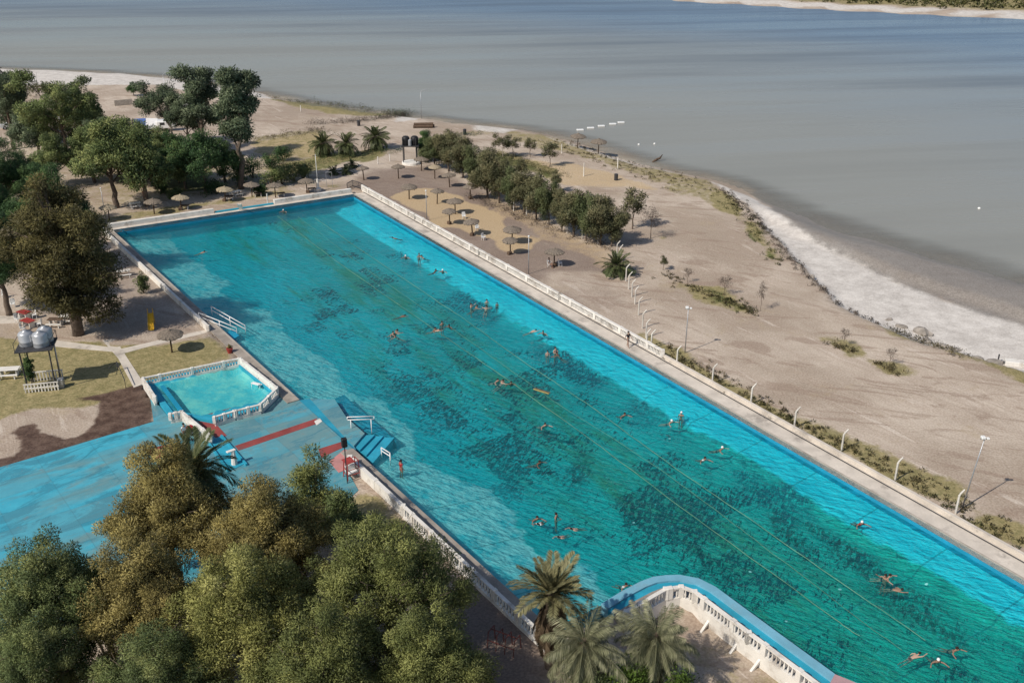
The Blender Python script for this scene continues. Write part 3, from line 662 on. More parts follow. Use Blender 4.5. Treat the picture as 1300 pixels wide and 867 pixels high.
dk_pts = [G(-160, 645, SD), G(0, 593, SD), G(195, 535, SD), G(190, 500, SD), *[Vector((*p, SD)) for p in KID[1:6]], Vector((*on(FL, LB, 0.636), SD)), Vector((*RAMP1, SD)), Vector((*(RAMP1 + nL * 1.4), SD)), G(455, 622, SD), G(425, 650, SD), G(300, 730, SD), G(120, 800, SD), G(-160, 860, SD)]
tag(sheet('splash_deck', dk_pts, SD, M['splash'], 0.3), kind='structure')
RZ = SD + 0.004
for nm_, pts, mm in (('red_path', [(298, 566), (402, 531), (405, 537), (303, 572)], 'red_path'),
                     ('red_path', [(404, 570), (436, 560), (438, 567), (408, 581)], 'red_path'),
                     ('red_path', [(185, 570), (222, 562), (234, 571), (195, 584)], 'red_path'),
                     ('red_path', [(248, 530), (300, 516), (300, 521), (268, 532), (288, 553), (275, 556), (258, 544)], 'red_path'),
                     ('white_patch', [(399, 535), (406, 531), (409, 535), (402, 540)], 'white')):
    RZ += 0.004; tag(sheet(nm_, GP(pts, SD), RZ, M[mm], 0.03), kind='structure')
tag(sheet('pink_floor', GP([(418, 586), (438, 570), (458, 582), (452, 592), (430, 600)], SD), SD + 0.03, M['pink_floor'], 0.04), kind='structure')
tag(sheet('blue_channel', GP([(264, 560), (283, 553), (312, 588), (292, 598)], SD), SD + 0.034, M['cyan'], 0.045), kind='structure')
mb = MB()
for a, b in (((281, 553), (313, 590)), ((264, 561), (290, 598))): mb.beam(G(*a, SD + 0.1), G(*b, SD + 0.1), 0.16, 0.2)
struct('channel_kerb', mb, M['cyan'])
# sloping blue apron, platform and steps
cyd = M['cyan']
t = thing('pool_steps', (*RAMP1, WZ), 'blue painted concrete steps leading from the splash deck down into the big pool', 'steps')
inv = Matrix.Translation(-Vector((*RAMP1, WZ)))
def local(mb): mb.v = [tuple(inv @ Vector(q)) for q in mb.v]; return mb
A0 = Vector((*RAMP0, 0)); A1 = Vector((*RAMP1, 0)); dirL = (A1 - A0).normalized(); inP = Vector((-nL.x, -nL.y, 0))
Lr = (A1 - A0).length
mb = MB(); a, b = A0, A1
mb.add([(a.x, a.y, SD), (b.x, b.y, SD), (b.x + inP.x * 0.25, b.y + inP.y * 0.25, -0.06), (a.x + inP.x * 1.0, a.y + inP.y * 1.0, -0.06),
        (a.x, a.y, -2), (b.x, b.y, -2), (b.x + inP.x * .25, b.y + inP.y * .25, -2), (a.x + inP.x, a.y + inP.y, -2)], [(0, 1, 2, 3), (3, 2, 6, 7), (0, 3, 7, 4), (1, 5, 6, 2)])
local(mb).build('apron', M['cyan'], t)
def pf(u, v, z): return G(u, v, z)
plat = [A0 + inP * 1.0, A1 + inP * .25, G(449, 566, -0.05), G(463, 550, -0.05), G(440, 530, -0.05), G(425, 507, -0.05)]
mb = MB().prism([(p.x, p.y) for p in plat], -2, -0.05); local(mb).build('platform', M['splash'], t)
mb = MB().prism([(p.x, p.y) for p in (G(425, 505, -0.6), G(440, 528, -0.6), G(463, 547, -0.6), G(503, 558, -0.6), G(452, 515, -0.6), G(437, 500, -0.6))], -2, -0.66); local(mb).build('low_ledge', M['cyan'], t)
ra = [((449, 566), (463, 550)), ((457, 571), (476, 551.5)), ((465, 578), (487, 553)), ((473, 588), (501, 555))]
zt = [-0.06, -0.24, -0.42, -0.58]
prev = ra[0]
for i in range(1, 4):
    q = [G(*prev[0], zt[i - 1]), G(*ra[i][0], zt[i]), G(*ra[i][1], zt[i]), G(*prev[1], zt[i - 1])]
    mb = MB().prism([(p.x, p.y) for p in q], -2, zt[i]); local(mb).build('step', M['cyan'], t); prev = ra[i]
PZ = 0.045
# garden paths of concrete slabs
for pts in ([(130, 432), (146, 430), (160, 452), (183, 487), (170, 492), (150, 455)], [(-80, 426), (-80, 416), (0, 401), (24, 402), (24, 410), (0, 411)], [(68, 440), (70, 432), (140, 441), (146, 447)], [(150, 444), (185, 436), (265, 418), (270, 421), (190, 440), (153, 450)]):
    tag(sheet('path', GP(pts, 0.03), PZ, M['pale_concrete'], 0.2), kind='structure'); PZ += 0.006
# ------------------------------------------------------------------ foliage
def leaf_mesh(name, clumps, per, ln, wd, m, seed, droop=0.0, up=0.25, flat=0.75, spread=0.9):
    """thousands of leaf-sized faces gathered in clumps; tint is one value per clump with a little per-leaf change"""
    g = np.random.default_rng(seed); cl = np.array(clumps, float); n = len(cl) * per
    ci = np.repeat(np.arange(len(cl)), per)
    d = g.normal(size=(n, 3)); d /= np.linalg.norm(d, axis=1)[:, None]
    r = cl[ci, 3] * g.random(n) ** 0.45
    p = cl[ci, :3] + d * r[:, None] * np.array([1, 1, flat])
    a = d * spread + g.normal(size=(n, 3)) * 0.55; a[:, 2] += up - droop
    a /= np.linalg.norm(a, axis=1)[:, None]
    L = ln * (0.6 + 0.8 * g.random(n)); W = wd * (0.7 + 0.6 * g.random(n))
    b = np.cross(a, g.normal(size=(n, 3))); b /= np.linalg.norm(b, axis=1)[:, None] + 1e-9
    mid = p + a * (L * 0.5)[:, None]
    V = np.stack([p, mid + b * W[:, None] * .5, p + a * L[:, None], mid - b * W[:, None] * .5], 1).reshape(-1, 3)
    me = mesh_np(name, V, np.arange(n * 4).reshape(n, 4), m)
    q = p - np.array([cl[:, 0].mean(), cl[:, 1].mean(), cl[:, 2].mean()]); q /= np.linalg.norm(q, axis=1)[:, None] + 1e-6
    vattr(me, 'lean', np.repeat(d * 1.0 + q * 0.35 + np.array([0, 0, .15]), 4, axis=0))
    tint = np.clip(g.random(len(cl))[ci] * 0.80 + g.random(n) * 0.16, 0, 1)
    fattr(me, 'tint', np.repeat(tint, 4)); return me
def lobes_clumps(lobes, n, cr, rg, shell=0.62):
    """clump centres spread through (mostly the outer part of) a set of ellipsoid lobes (x,y,z,rx,ry,rz)"""
    vol = [l[3] * l[4] + l[3] * l[5] for l in lobes]; tot = sum(vol); out = []
    for l, v in zip(lobes, vol):
        for _ in range(max(2, int(n * v / tot))):
            while True:
                q = Vector((rg.uniform(-1, 1), rg.uniform(-1, 1), rg.uniform(-1, 1)))
                if 0.05 < q.length < 1: break
            q = q.normalized() * (shell + (1 - shell) * rg.random()) if rg.random() < 0.8 else q * shell
            if q.z < -0.55 and rg.random() < 0.6: q.z *= -0.5
            k = rg.uniform(0.65, 1.35)
            out.append((l[0] + q.x * l[3], l[1] + q.y * l[4], l[2] + q.z * l[5], cr * k))
    return out
def branch(mb, a, b, r0, r1, rg, n=5, bend=0.12, sides=5):
    a = Vector(a); b = Vector(b); L = (b - a).length; pts = []
    for i in range(n + 1):
        t = i / n; j = math.sin(t * math.pi) * bend * L
        pts.append(a.lerp(b, t) + Vector((rg.uniform(-j, j), rg.uniform(-j, j), math.sin(t * math.pi) * 0.06 * L)))
    mb.tube(pts, [r0 + (r1 - r0) * i / n for i in range(n + 1)], sides); return pts
TREES = {}
def tree_mesh(key, h, wd, kind, seed, leaf, bark, lean=(0, 0)):
    rg = random.Random(seed); mb = MB(); lobes = []
    K = dict(
        cas=dict(z0=.10, nl=17, n=330, cr=.080, per=260, ln=.019, wd=.005, droop=.35, tr=.036),
        round=dict(z0=.10, nl=9, n=150, cr=.11, per=150, ln=.032, wd=.013, droop=.1, tr=.035),
        fore=dict(z0=.14, nl=19, n=250, cr=.104, per=470, ln=.0155, wd=.0048, droop=.15, tr=.03),
        euc=dict(z0=.34, nl=10, n=125, cr=.085, per=190, ln=.026, wd=.009, droop=.35, tr=.026),
        row=dict(z0=.16, nl=6, n=110, cr=.125, per=130, ln=.045, wd=.014, droop=.1, tr=.022),
        thin=dict(z0=.12, nl=7, n=90, cr=.09, per=130, ln=.035, wd=.007, droop=.2, tr=.018),
        sparse=dict(z0=.4, nl=7, n=60, cr=.12, per=34, ln=.07, wd=.02, droop=.1, tr=.02),
        bare=dict(z0=.45, nl=9, n=30, cr=.10, per=14, ln=.12, wd=.012, droop=0, tr=.016))[kind]
    z0 = h * K['z0']; hw = wd / 2
    if kind in ('cas', 'row', 'thin'):
        for i in range(K['nl']):
            t = (i + .5) / K['nl']; z = z0 + (h - z0) * (0.08 + 0.84 * t)
            prof = math.sin(min(1, (t * .85 + .17)) * math.pi) ** .6 * (1.05 - .25 * t)
            a = i * 2.4 + rg.random(); q = hw * prof * rg.uniform(.25, .72)
            rr = hw * prof * rg.uniform(.34, .66)
            lobes.append((math.cos(a) * q + lean[0] * t, math.sin(a) * q + lean[1] * t, z, rr, rr, rr * rg.uniform(.8, 1.15)))
    elif kind in ('round', 'fore'):
        for i in range(K['nl']):
            a = i * 2.4 + rg.random(); t = (i + .5) / K['nl']; q = hw * math.sqrt(t) * .74
            zc = z0 + (h - z0) * (.62 - .34 * t * rg.uniform(.5, 1.2)) + (h - z0) * .08 * rg.uniform(-1, 1)
            rr = hw * rg.uniform(.30, .46)
            lobes.append((math.cos(a) * q, math.sin(a) * q, zc, rr, rr, rr * rg.uniform(.65, .9)))
        lobes.append((0, 0, h - hw * .4, hw * .42, hw * .42, hw * .38))
    else:
        for i in range(K['nl']):
            a = i * 2.4 + rg.random() * 1.2; t = (i + .5) / K['nl']; q = hw * rg.uniform(.35, .72)
            z = z0 + (h - z0) * (.12 + .78 * t); rr = hw * rg.uniform(.24, .42)
            lobes.append((math.cos(a) * q + lean[0] * t, math.sin(a) * q + lean[1] * t, z, rr, rr, rr * .72))
    # trunk, limbs, twigs: one continuous trunk part
    tr = h * K['tr'] * .8; top = Vector((lean[0] * .7, lean[1] * .7, z0 + (h - z0) * (.75 if kind in ('cas', 'row', 'thin') else .35)))
    tp = branch(mb, (0, 0, -0.3), top, tr * 1.25, tr * .45, rg, 8, .03, 8)
    for l in lobes:
        s_ = tp[min(len(tp) - 1, max(2, int(len(tp) * min(.95, (l[2] * .62) / max(top.z, .1)))))]
        lp = branch(mb, s_, l[:3], tr * .42, tr * .12, rg, 5, .09)
        for _ in range(3 if kind != 'bare' else 6):
            e = Vector(l[:3]) + Vector((rg.uniform(-1, 1) * l[3], rg.uniform(-1, 1) * l[4], rg.uniform(-.3, 1) * l[5])) * .9
            branch(mb, lp[3], e, tr * .13, tr * .04, rg, 3, .08, 4)
    cl = lobes_clumps(lobes, K['n'], h * K['cr'] * (.75 if kind == 'cas' else .62 if kind == 'fore' else .8), rg)
    lm = leaf_mesh(key + '_crown', cl, K['per'], h * K['ln'], h * K['wd'], M[leaf], seed, K['droop'])
    return mb.mesh(key + '_trunk', M[bark], True), lm
def tree(name, loc, h, wd, kind, seed, leaf, bark, label, group=None, lean=(0, 0), rz=0, cat='tree', key=None):
    k = key or f'{kind}_{seed}'
    if k not in TREES: TREES[k] = (tree_mesh(k, h, wd, kind, seed, leaf, bark, lean), h, wd)
    (tm, lm), h0, w0 = TREES[k]
    t = thing(name, loc, label, cat, group, rz)
    t.scale = (wd / w0, wd / w0, h / h0)
    put('trunk', tm, t); put('crown', lm, t); return t
def hgt(ub, vb, vt):              # height of an upright thing whose base and top are at these photo rows
    p = P(ub, vb); d = ray(ub, vt); t = p.y / d[1]; return HC + d[2] * t - p.z
def bush(name, loc, r, h, seed, leaf, label, group=None, n=40, per=60, ln=.16, wd=.07, cat='bush'):
    rg = random.Random(seed)
    lobes = [(rg.uniform(-.4, .4) * r, rg.uniform(-.4, .4) * r, h * rg.uniform(.35, .6), r * .62, r * .62, h * .42) for _ in range(4)]
    t = thing(name, loc, label, cat, group)
    mb = MB()
    for l in lobes: branch(mb, (0, 0, -.1), l[:3], .05 * r, .02 * r, rg, 3)
    mb.build('stem', M['bark'], t, True)
    put('foliage', leaf_mesh('foliage', lobes_clumps(lobes, n, r * .3, rg, .5), per, ln, wd, M[leaf], seed, .05), t); return t

# palms ------------------------------------------------------------
def frond_mesh(L, sag, m, seed, pairs=46, lw=.022, ll=.42, name='frond', stiff=1.0, hang=0.0):
    """one arching frond along +X with two rows of leaflets"""
    g = random.Random(seed); V = []; Fc = []; tv = []
    def rp(t): return Vector((L * (t - .12 * t * t * sag), 0, L * (.42 * stiff * t - sag * t * t * .75)))
    n = 9
    for i in range(n):
        for s_ in (-1, 1):
            a, b = rp(i / n), rp((i + 1) / n); r0, r1 = .035 * (1 - .8 * i / n), .035 * (1 - .8 * (i + 1) / n); k = len(V)
            V += [a + Vector((0, s_ * r0, 0)), b + Vector((0, s_ * r1, 0)), b + Vector((0, 0, r1)), a + Vector((0, 0, r0))]
            Fc.append((k, k + 1, k + 2, k + 3)); tv += [.5] * 4
    for i in range(pairs):
        t = .12 + .88 * i / pairs; o_ = rp(t); dx = (rp(min(1, t + .02)) - rp(t - .02)).normalized()
        for s_ in (-1, 1):
            l = L * ll * (math.sin(min(1, t * .85 + .15) * math.pi) ** .5 * .55 + .12) * g.uniform(.85, 1.1)
            d = (dx * .75 + Vector((0, s_ * .8, .30 * stiff - .45 * sag * g.uniform(.5, 1.3) - hang * g.uniform(.6, 1.3)))).normalized()
            wv = dx.cross(d).normalized().cross(d) * lw * L * .5; k = len(V)
            e = o_ + d * l + Vector((0, 0, -l * .18 * sag)); md = o_ + d * l * .5
            V += [o_, md + wv, e, md - wv]; Fc.append((k, k + 1, k + 2, k + 3)); tv += [g.random()] * 4
    me = mesh_np(name, np.array([tuple(v) for v in V]), np.array(Fc), m); fattr(me, 'tint', tv); return me
def palm(name, loc, trunk_h, L, label, leaf, seed, n=46, sag=(.5, 1.3), elev=(-.5, 1.25), tr=.32, group=None, parts=True, dead=0, sagm=1.0, hang=0.0):
    rg = random.Random(seed); t = thing(name, loc, label, 'palm tree', group)
    prof = [(tr * 1.25, -.3)] + [(tr * (1 + .1 * (i % 2)), trunk_h * i / 10) for i in range(11)] + [(tr * 1.5, trunk_h + .25), (tr * .5, trunk_h + .6)]
    MB().lathe(prof, 10).build('trunk', M['palm_bark'], t, True)
    fm = [frond_mesh(L * rg.uniform(.9, 1.05), s_ * sagm, M[leaf], seed + i, lw=.014 if hang else .022, hang=hang) for i, s_ in enumerate((.35, .6, .85, 1.1))]
    def fr(me, el, az, sc_=1.0):
        q = Matrix.Rotation(az, 4, 'Z') @ Matrix.Rotation(-el, 4, 'Y') @ Matrix.Rotation(rg.uniform(-.4, .4), 4, 'X') @ Matrix.Scale(sc_, 4)
        return Matrix.Translation((0, 0, trunk_h + .3)) @ q
    ms = []
    for i in range(n):
        u = i / n; el = elev[1] + (elev[0] - elev[1]) * u ** .8; az = i * 2.39996 + rg.uniform(-.2, .2)
        ms.append((fm[min(3, int(u * 4))], fr(None, el - .25, az, (.65 + .35 * min(1, u * 2 + .2)) * rg.uniform(.75, 1.12))))
    if parts:
        for me, q in ms:
            o = put('frond', me, t); o.matrix_local = q
    else:
        V = []; Fc = []; tv = []
        for me, q in ms:
            b = len(V); V += [tuple(q @ v.co) for v in me.vertices]; Fc += [[b + k for k in p_.vertices] for p_ in me.polygons]
            tv += [a.value for a in me.attributes['tint'].data]
        cm = mesh_np('crown', np.array(V), np.array(Fc), M[leaf]); fattr(cm, 'tint', tv); put('crown', cm, t)
    if dead:
        dm = frond_mesh(L * .85, .5, M['palm_dead'], seed + 9, 26, .045); V = []; Fc = []; tv = []
        for i in range(dead):
            q = fr(None, rg.uniform(-1.6, -1.1), rg.uniform(0, 6.28), rg.uniform(.7, 1.1)); q.translation.z -= rg.uniform(.1, trunk_h * .4)
            b = len(V); V += [tuple(q @ v.co) for v in dm.vertices]; Fc += [[b + k for k in p_.vertices] for p_ in dm.polygons]
            tv += [a.value for a in dm.attributes['tint'].data]
        cm = mesh_np('dead_fronds', np.array(V), np.array(Fc), M['palm_dead']); fattr(cm, 'tint', tv)
        tag(put('dead_fronds', cm, t), label='dry brown dead fronds hanging under the crown')
    return t

# near palms beside the pool corner
def Gz(u, v, z): p = G(u, v, z); return p
p = Gz(700, 757, 5.2); palm('palm_tree', (p.x, p.y, 0), 5.0, 2.55, 'tall green palm with a dark skirt of dead fronds at the pool corner', 'palm_olive', 3, 40, elev=(.2, 1.35), dead=150, sagm=.6)
p = Gz(742, 812, 4.0); palm('palm_tree', (p.x, p.y, -.3), 3.8, 3.1, 'grey drooping palm nearest the tall palm, left of its grey twin', 'palm_grey', 13, 96, elev=(-1.35, 1.3), tr=.3, sagm=1.25, dead=14, hang=1.3)
p = Gz(833, 806, 3.6); palm('palm_tree', (p.x, p.y, -.85), 4.0, 2.9, 'grey drooping palm close to the white balustrade, right of its grey twin', 'palm_grey', 23, 96, elev=(-1.35, 1.3), tr=.3, sagm=1.25, dead=14, hang=1.3)
p = Gz(243, 602, 7.0); palm('palm_tree', (p.x, p.y, 0), 6.8, 3.8, 'dark green palm poking out behind the brown tree on the splash deck', 'palm_leaf', 33, 40, elev=(-.5, 1.2), tr=.3)
for (u, v, l_, sd_, lb) in ((411, 198, 3.1, 41, 'round dark palm nearest the flagpole in the row of three on the sand'), (440, 198, 3.0, 42, 'middle palm of the three on the sandy verge'), (477, 190, 3.4, 43, 'broadest palm of the three on the sand, farthest right')):
    p = P(u, v); palm('palm_tree', p, hgt(u, v, v - 13), l_, lb, 'palm_leaf', sd_, 46, elev=(-.75, 1.3), group='palms on the sandy verge', parts=False, tr=.3)
p = P(782, 348); palm('palm_tree', p, .7, 2.7, 'short bushy palm beside the bent fence posts', 'palm_leaf', 51, 36, elev=(-.35, 1.3), parts=False, tr=.25)
for i, (u, v, l_, lb) in enumerate(((447, 213, 1.7, 'low spiky palm left of its pair by the dirt lane'), (440, 221, 1.7, 'low spiky plant behind the white pole near the pool corner'), (424, 222, 1.5, 'small spiky plant close behind the white flagpole'))):
    p = P(u, v); palm('small_palm', p, .2, l_, lb, 'palm_leaf', 60 + i, 24, elev=(-.1, 1.3), parts=False, tr=.15, group='low spiky palms by the lane')

# foreground trees at the lower left
fg = [  # crown centre px, z of centre, height, width, kind, leaf, label
    (208, 628, 7.5, 11.5, 8.6, 'fore', 'lf_brown', 'large brown tinged tree rising over the splash deck in front of the palm'),
    (335, 668, 6.5, 10.2, 8.0, 'fore', 'lf_brown', 'broad golden brown tree between the big brown tree and the green one'),
    (492, 735, 6.5, 10.4, 10.8, 'fore', 'lf_olive', 'wide olive green tree overhanging the white wall beside the pool'),
    (300, 770, 7.0, 10.8, 9.5, 'fore', 'lf_gold', 'golden olive tree at the bottom of the picture in the middle of the grove'),
    (170, 740, 6.5, 10.0, 8.0, 'fore', 'lf_brown', 'brown tree in the grove just in front of the tallest brown tree'),
    (60, 752, 6.5, 10.2, 8.2, 'fore', 'lf_green', 'dark green tree at the left edge beside the blue deck'),
    (410, 845, 6.0, 9.5, 8.5, 'fore', 'lf_olive', 'olive tree cut by the bottom edge below the wide green tree'),
    (540, 838, 5.5, 9.0, 6.6, 'fore', 'lf_olive', 'olive tree cut by the bottom edge nearest the shaded bare soil'),
    (40, 850, 5.0, 8.5, 7.2, 'fore', 'lf_green', 'mid green tree filling the bottom left corner'),
    (200, 860, 5.0, 8.6, 7.6, 'fore', 'lf_green', 'green tree cut by the bottom edge below the brown trees')]
for i, (u, v, zc, h, wd, kind, lf, lb) in enumerate(fg):
    p = Gz(u, v, zc); tree('tree', (p.x, p.y, 0), h, wd, kind, 100 + i, lf, 'bark', lb, 'trees of the near grove', rz=i)
p = Gz(402, 618, 4.5); tree('conifer', (p.x, p.y, 0), 8.2, 3.8, 'thin', 121, 'lf_olive', 'bark', 'slim feathery grey green conifer standing at the edge of the splash deck', 'trees of the near grove')
p = Gz(432, 660, 3.0); tree('tree', (p.x, p.y, 0), 5.2, 4.0, 'round', 122, 'lf_green', 'bark', 'small dark tree behind the red lifeguard seat', 'trees of the near grove')
p = Gz(127, 742, 6.0); bush('bush', (p.x, p.y, 4.2) if False else (p.x, p.y, 0), 2.0, 8.2, 123, 'lf_pale', 'pale yellow green leafy tree between the brown and the green trees', 'trees of the near grove', 60, 120, .22, .08, cat='tree')
for i, (u, v, r, h, lf, lb) in enumerate(((800, 868, 2.3, 4.6, 'lf_bright', 'bright green shrub at the bottom edge below the grey palms'), (872, 880, 1.8, 3.9, 'lf_bright', 'smaller bright green shrub at the bottom edge right of its larger neighbour'), (738, 890, 1.8, 3.9, 'lf_green', 'dull green shrub at the bottom edge left of the bright green shrub'))):
    p = Gz(u, v, 1.3); bush('shrub', (p.x, p.y, gz(p.x, p.y)), r, h, 130 + i, lf, lb, 'shrubs at the bottom edge', 70, 110, .17, .05, cat='shrub')

# left side trees
def tr_px(name, ub, vb, vt, wpx, kind, seed, leaf, bark, label, group=None, lean=(0, 0), key=None, rz=0):
    p = P(ub, vb); h = hgt(ub, vb, vt); wd = wpx * pxm(ub, vb)
    return tree(name, p, h, wd, kind, seed, leaf, bark, label, group, lean, rz, key=key)
G1 = 'trees left of the pool'
tr_px('casuarina', 100, 425, 210, 140, 'cas', 200, 'lf_cas', 'bark', 'huge brown green feathery tree standing over the yellow slide', G1, (-1.0, 0))
tr_px('tree', 18, 300, 168, 95, 'fore', 201, 'lf_dark', 'bark', 'dark green bushy tree at the left edge behind the huge feathery tree', G1)
tr_px('tree', 12, 400, 265, 75, 'fore', 202, 'lf_dark', 'bark', 'very dark tree at the left edge above the red tables', G1)
tr_px('tree', 80, 345, 204, 84, 'fore', 203, 'lf_dark', 'bark', 'dark tree half hidden behind the huge feathery tree', G1)
G2 = 'trees behind the far end of the pool'
tr_px('eucalyptus', 18, 190, 86, 66, 'euc', 210, 'lf_euc', 'bark', 'grey green gum tree at the far left edge', G2)
tr_px('eucalyptus', 88, 207, 94, 92, 'euc', 211, 'lf_green', 'bark', 'spreading green gum tree with an open crown in front of the white beach', G2)
tr_px('tree', 52, 205, 130, 62, 'round', 212, 'lf_euc', 'bark', 'low grey green tree in front of the white parked cars', G2)
tr_px('tree', 148, 264, 148, 84, 'round', 213, 'lf_green', 'bark', 'green tree with bare trunk behind the nearest far end umbrella', G2)
tr_px('tree', 187, 262, 158, 66, 'round', 214, 'lf_green', 'bark', 'green tree with pale stem beside the red shirted person', G2)
tr_px('eucalyptus', 228, 188, 104, 66, 'euc', 215, 'lf_euc', 'bark_pale', 'leaning gum tree with a bent white trunk', G2, (-3.5, 0))
tr_px('eucalyptus', 264, 205, 80, 50, 'euc', 216, 'lf_euc', 'bark', 'tall gum tree, taller of the two against the lake on the left', G2, (-.6, 0))
tr_px('eucalyptus', 306, 240, 82, 46, 'euc', 217, 'lf_euc', 'bark', 'tall gum tree with a long bare trunk standing right of its twin', G2, (1.6, 0))
tr_px('tree', 262, 245, 164, 84, 'round', 218, 'lf_dark', 'bark', 'dense rounded dark green tree behind the far end umbrellas', G2)
tr_px('tree', 112, 180, 120, 50, 'round', 219, 'lf_green', 'bark', 'rounded green tree behind the spreading gum', G2)
tr_px('tree', 208, 214, 160, 60, 'round', 220, 'lf_green', 'bark', 'soft green tree below the bent white trunk', G2)
tr_px('tree', 170, 122, 104, 16, 'round', 221, 'lf_dark', 'bark', 'small round tree alone on the far sand', G2)
tr_px('tree', 75, 238, 168, 56, 'round', 222, 'lf_green', 'bark', 'green tree by the sandy lane at the left', G2)
tr_px('tree', 8, 150, 100, 40, 'round', 223, 'lf_euc', 'bark', 'grey green tree at the far left behind the parked cars', G2)
tr_px('tree', 50, 122, 105, 40, 'round', 224, 'lf_row', 'bark', 'low scrubby tree by the white beach at the left', G2)
for i, (u, v, r, h, lf, lb) in enumerate(((205, 246, 1.7, 2.6, 'lf_dark', 'round clipped dark bush behind the far end umbrellas'), (222, 252, 1.3, 1.8, 'lf_green', 'light green bush beside the round dark bush'),
        (322, 226, 2.6, 3.4, 'lf_dark', 'dark hedge bush below the tall gum tree'), (345, 214, 2.2, 3.0, 'lf_dark', 'dark bush at the left end of the sand verge'), (360, 205, 1.8, 2.6, 'lf_dark', 'small dark bush next to the yellow sand'),
        (342, 238, 2.2, 3.2, 'lf_green', 'green bush behind the umbrella left of the white post'), (358, 234, 2.2, 3.2, 'lf_green', 'green bush in the middle of the hedge behind the umbrellas'), (374, 230, 2.0, 3.2, 'lf_green', 'green bush in the hedge next to the bare twiggy one'), (385, 228, 1.6, 2.8, 'lf_green', 'green bush nearest the white flagpole'),
        (330, 248, 1.3, 1.8, 'lf_dark', 'low dark bush in the shade near the far end umbrellas'), (275, 246, 2.2, 2.6, 'lf_dark', 'dark bush under the dense rounded tree'), (305, 238, 2.4, 3.4, 'lf_dark', 'dark bush at the foot of the tall gum'))):
    bush('bush', P(u, v), r, h, 240 + i, lf, lb, 'bushes behind the far end of the pool', 34, 55, .26, .11)
tr_px('twiggy_bush', 392, 226, 206, 24, 'bare', 260, 'lf_bare', 'bark', 'bare twiggy grey bush beside the flagpole')

for i, (ub, vb, vt, wpx, k, lf, lb) in enumerate(((35, 255, 190, 60, 'fore', 'lf_dark', 'dark bushy tree between the sandy lane and the huge feathery tree'), (2, 340, 205, 70, 'fore', 'lf_dark', 'dark tree cut by the left edge above the darkest one'),
        (120, 232, 160, 58, 'round', 'lf_green', 'green tree standing on the right of the sandy lane'), (165, 235, 150, 60, 'round', 'lf_green', 'full green tree between the lane and the bent white trunk'), (228, 232, 168, 56, 'round', 'lf_dark', 'green tree in front of the bent white trunk'),
        (242, 195, 118, 44, 'euc', 'lf_euc', 'thin crowned gum tree left of the tallest gum'), (100, 165, 112, 46, 'round', 'lf_euc', 'grey green tree in front of the pale picket fence'), (286, 232, 178, 44, 'round', 'lf_dark', 'dark tree at the foot of the two tall gums'),
        (152, 228, 166, 56, 'round', 'lf_euc', 'soft grey green tree low behind the green tree with a bare trunk'), (197, 240, 174, 58, 'round', 'lf_green', 'low green tree just behind the round clipped bush'), (236, 240, 182, 50, 'round', 'lf_green', 'low green tree left of the dense rounded dark tree'),
        (174, 206, 150, 60, 'round', 'lf_euc', 'grey green tree in front of the blue and white tent'), (118, 202, 140, 56, 'round', 'lf_green', 'green tree filling the gap right of the spreading gum'), (60, 184, 130, 58, 'round', 'lf_green', 'green tree between the two parked cars'),
        (28, 172, 118, 44, 'round', 'lf_euc', 'grey green tree beside the leftmost parked car'), (135, 215, 150, 40, 'euc', 'lf_euc', 'grey green gum behind the sandy lane'))):
    tr_px('tree', ub, vb, vt, wpx, k, 270 + i, lf, 'bark', lb, G2 if i > 1 else G1)
# tree row along the beach
G3 = 'row of trees behind the beach umbrellas'
rowb = [(552, 214, 36), (570, 218, 34), (588, 226, 36), (604, 236, 36), (619, 252, 40), (634, 258, 34), (650, 266, 34), (665, 272, 32), (681, 279, 34), (697, 286, 34), (713, 294, 30), (728, 301, 34), (744, 306, 38), (762, 311, 42), (776, 313, 36)]
for i, (u, v, wpx) in enumerate(rowb):
    hp = [44, 56, 55, 55, 68, 62, 58, 60, 62, 60, 58, 64, 66, 66, 56][i]; wpx *= 1.14
    tr_px('row_tree', u, v, v - hp, wpx, 'row', 300, 'lf_row' if i % 3 else 'lf_rowg', 'bark',
          f'{ORD[i]} tree from the far end of the row behind the beach umbrellas', G3, key=f'row{i % 4}' if i % 3 else 'rowg', rz=i * 1.7)
tr_px('tree', 541, 204, 166, 26, 'round', 320, 'lf_dark', 'bark', 'compact dark tree beside the dark tank stand')
tr_px('tree', 638, 200, 171, 26, 'sparse', 321, 'lf_row', 'bark_pale', 'left one of two small trees on the green dune patch')
tr_px('tree', 651, 200, 174, 24, 'sparse', 322, 'lf_row', 'bark', 'right one of two small trees on the green dune patch')
tr_px('tree', 673, 200, 176, 15, 'sparse', 323, 'lf_row', 'bark', 'slender small tree between the dune pair and the round dune tree')
tr_px('tree', 698, 212, 182, 22, 'sparse', 324, 'lf_row', 'bark', 'small round tree alone on the dune near the white posts')
tr_px('tree', 662, 232, 204, 16, 'sparse', 329, 'lf_row', 'bark', 'thin sapling just behind the middle of the tree row')
tr_px('tree', 706, 244, 218, 18, 'sparse', 330, 'lf_row', 'bark', 'thin tree behind the near half of the tree row')
tr_px('tree', 803, 291, 242, 32, 'sparse', 325, 'lf_row', 'bark', 'open crowned tree just past the near end of the tree row')
tr_px('bare_tree', 826, 303, 265, 32, 'bare', 326, 'lf_bare', 'bark', 'leafless spreading tree near the end of the tree row')
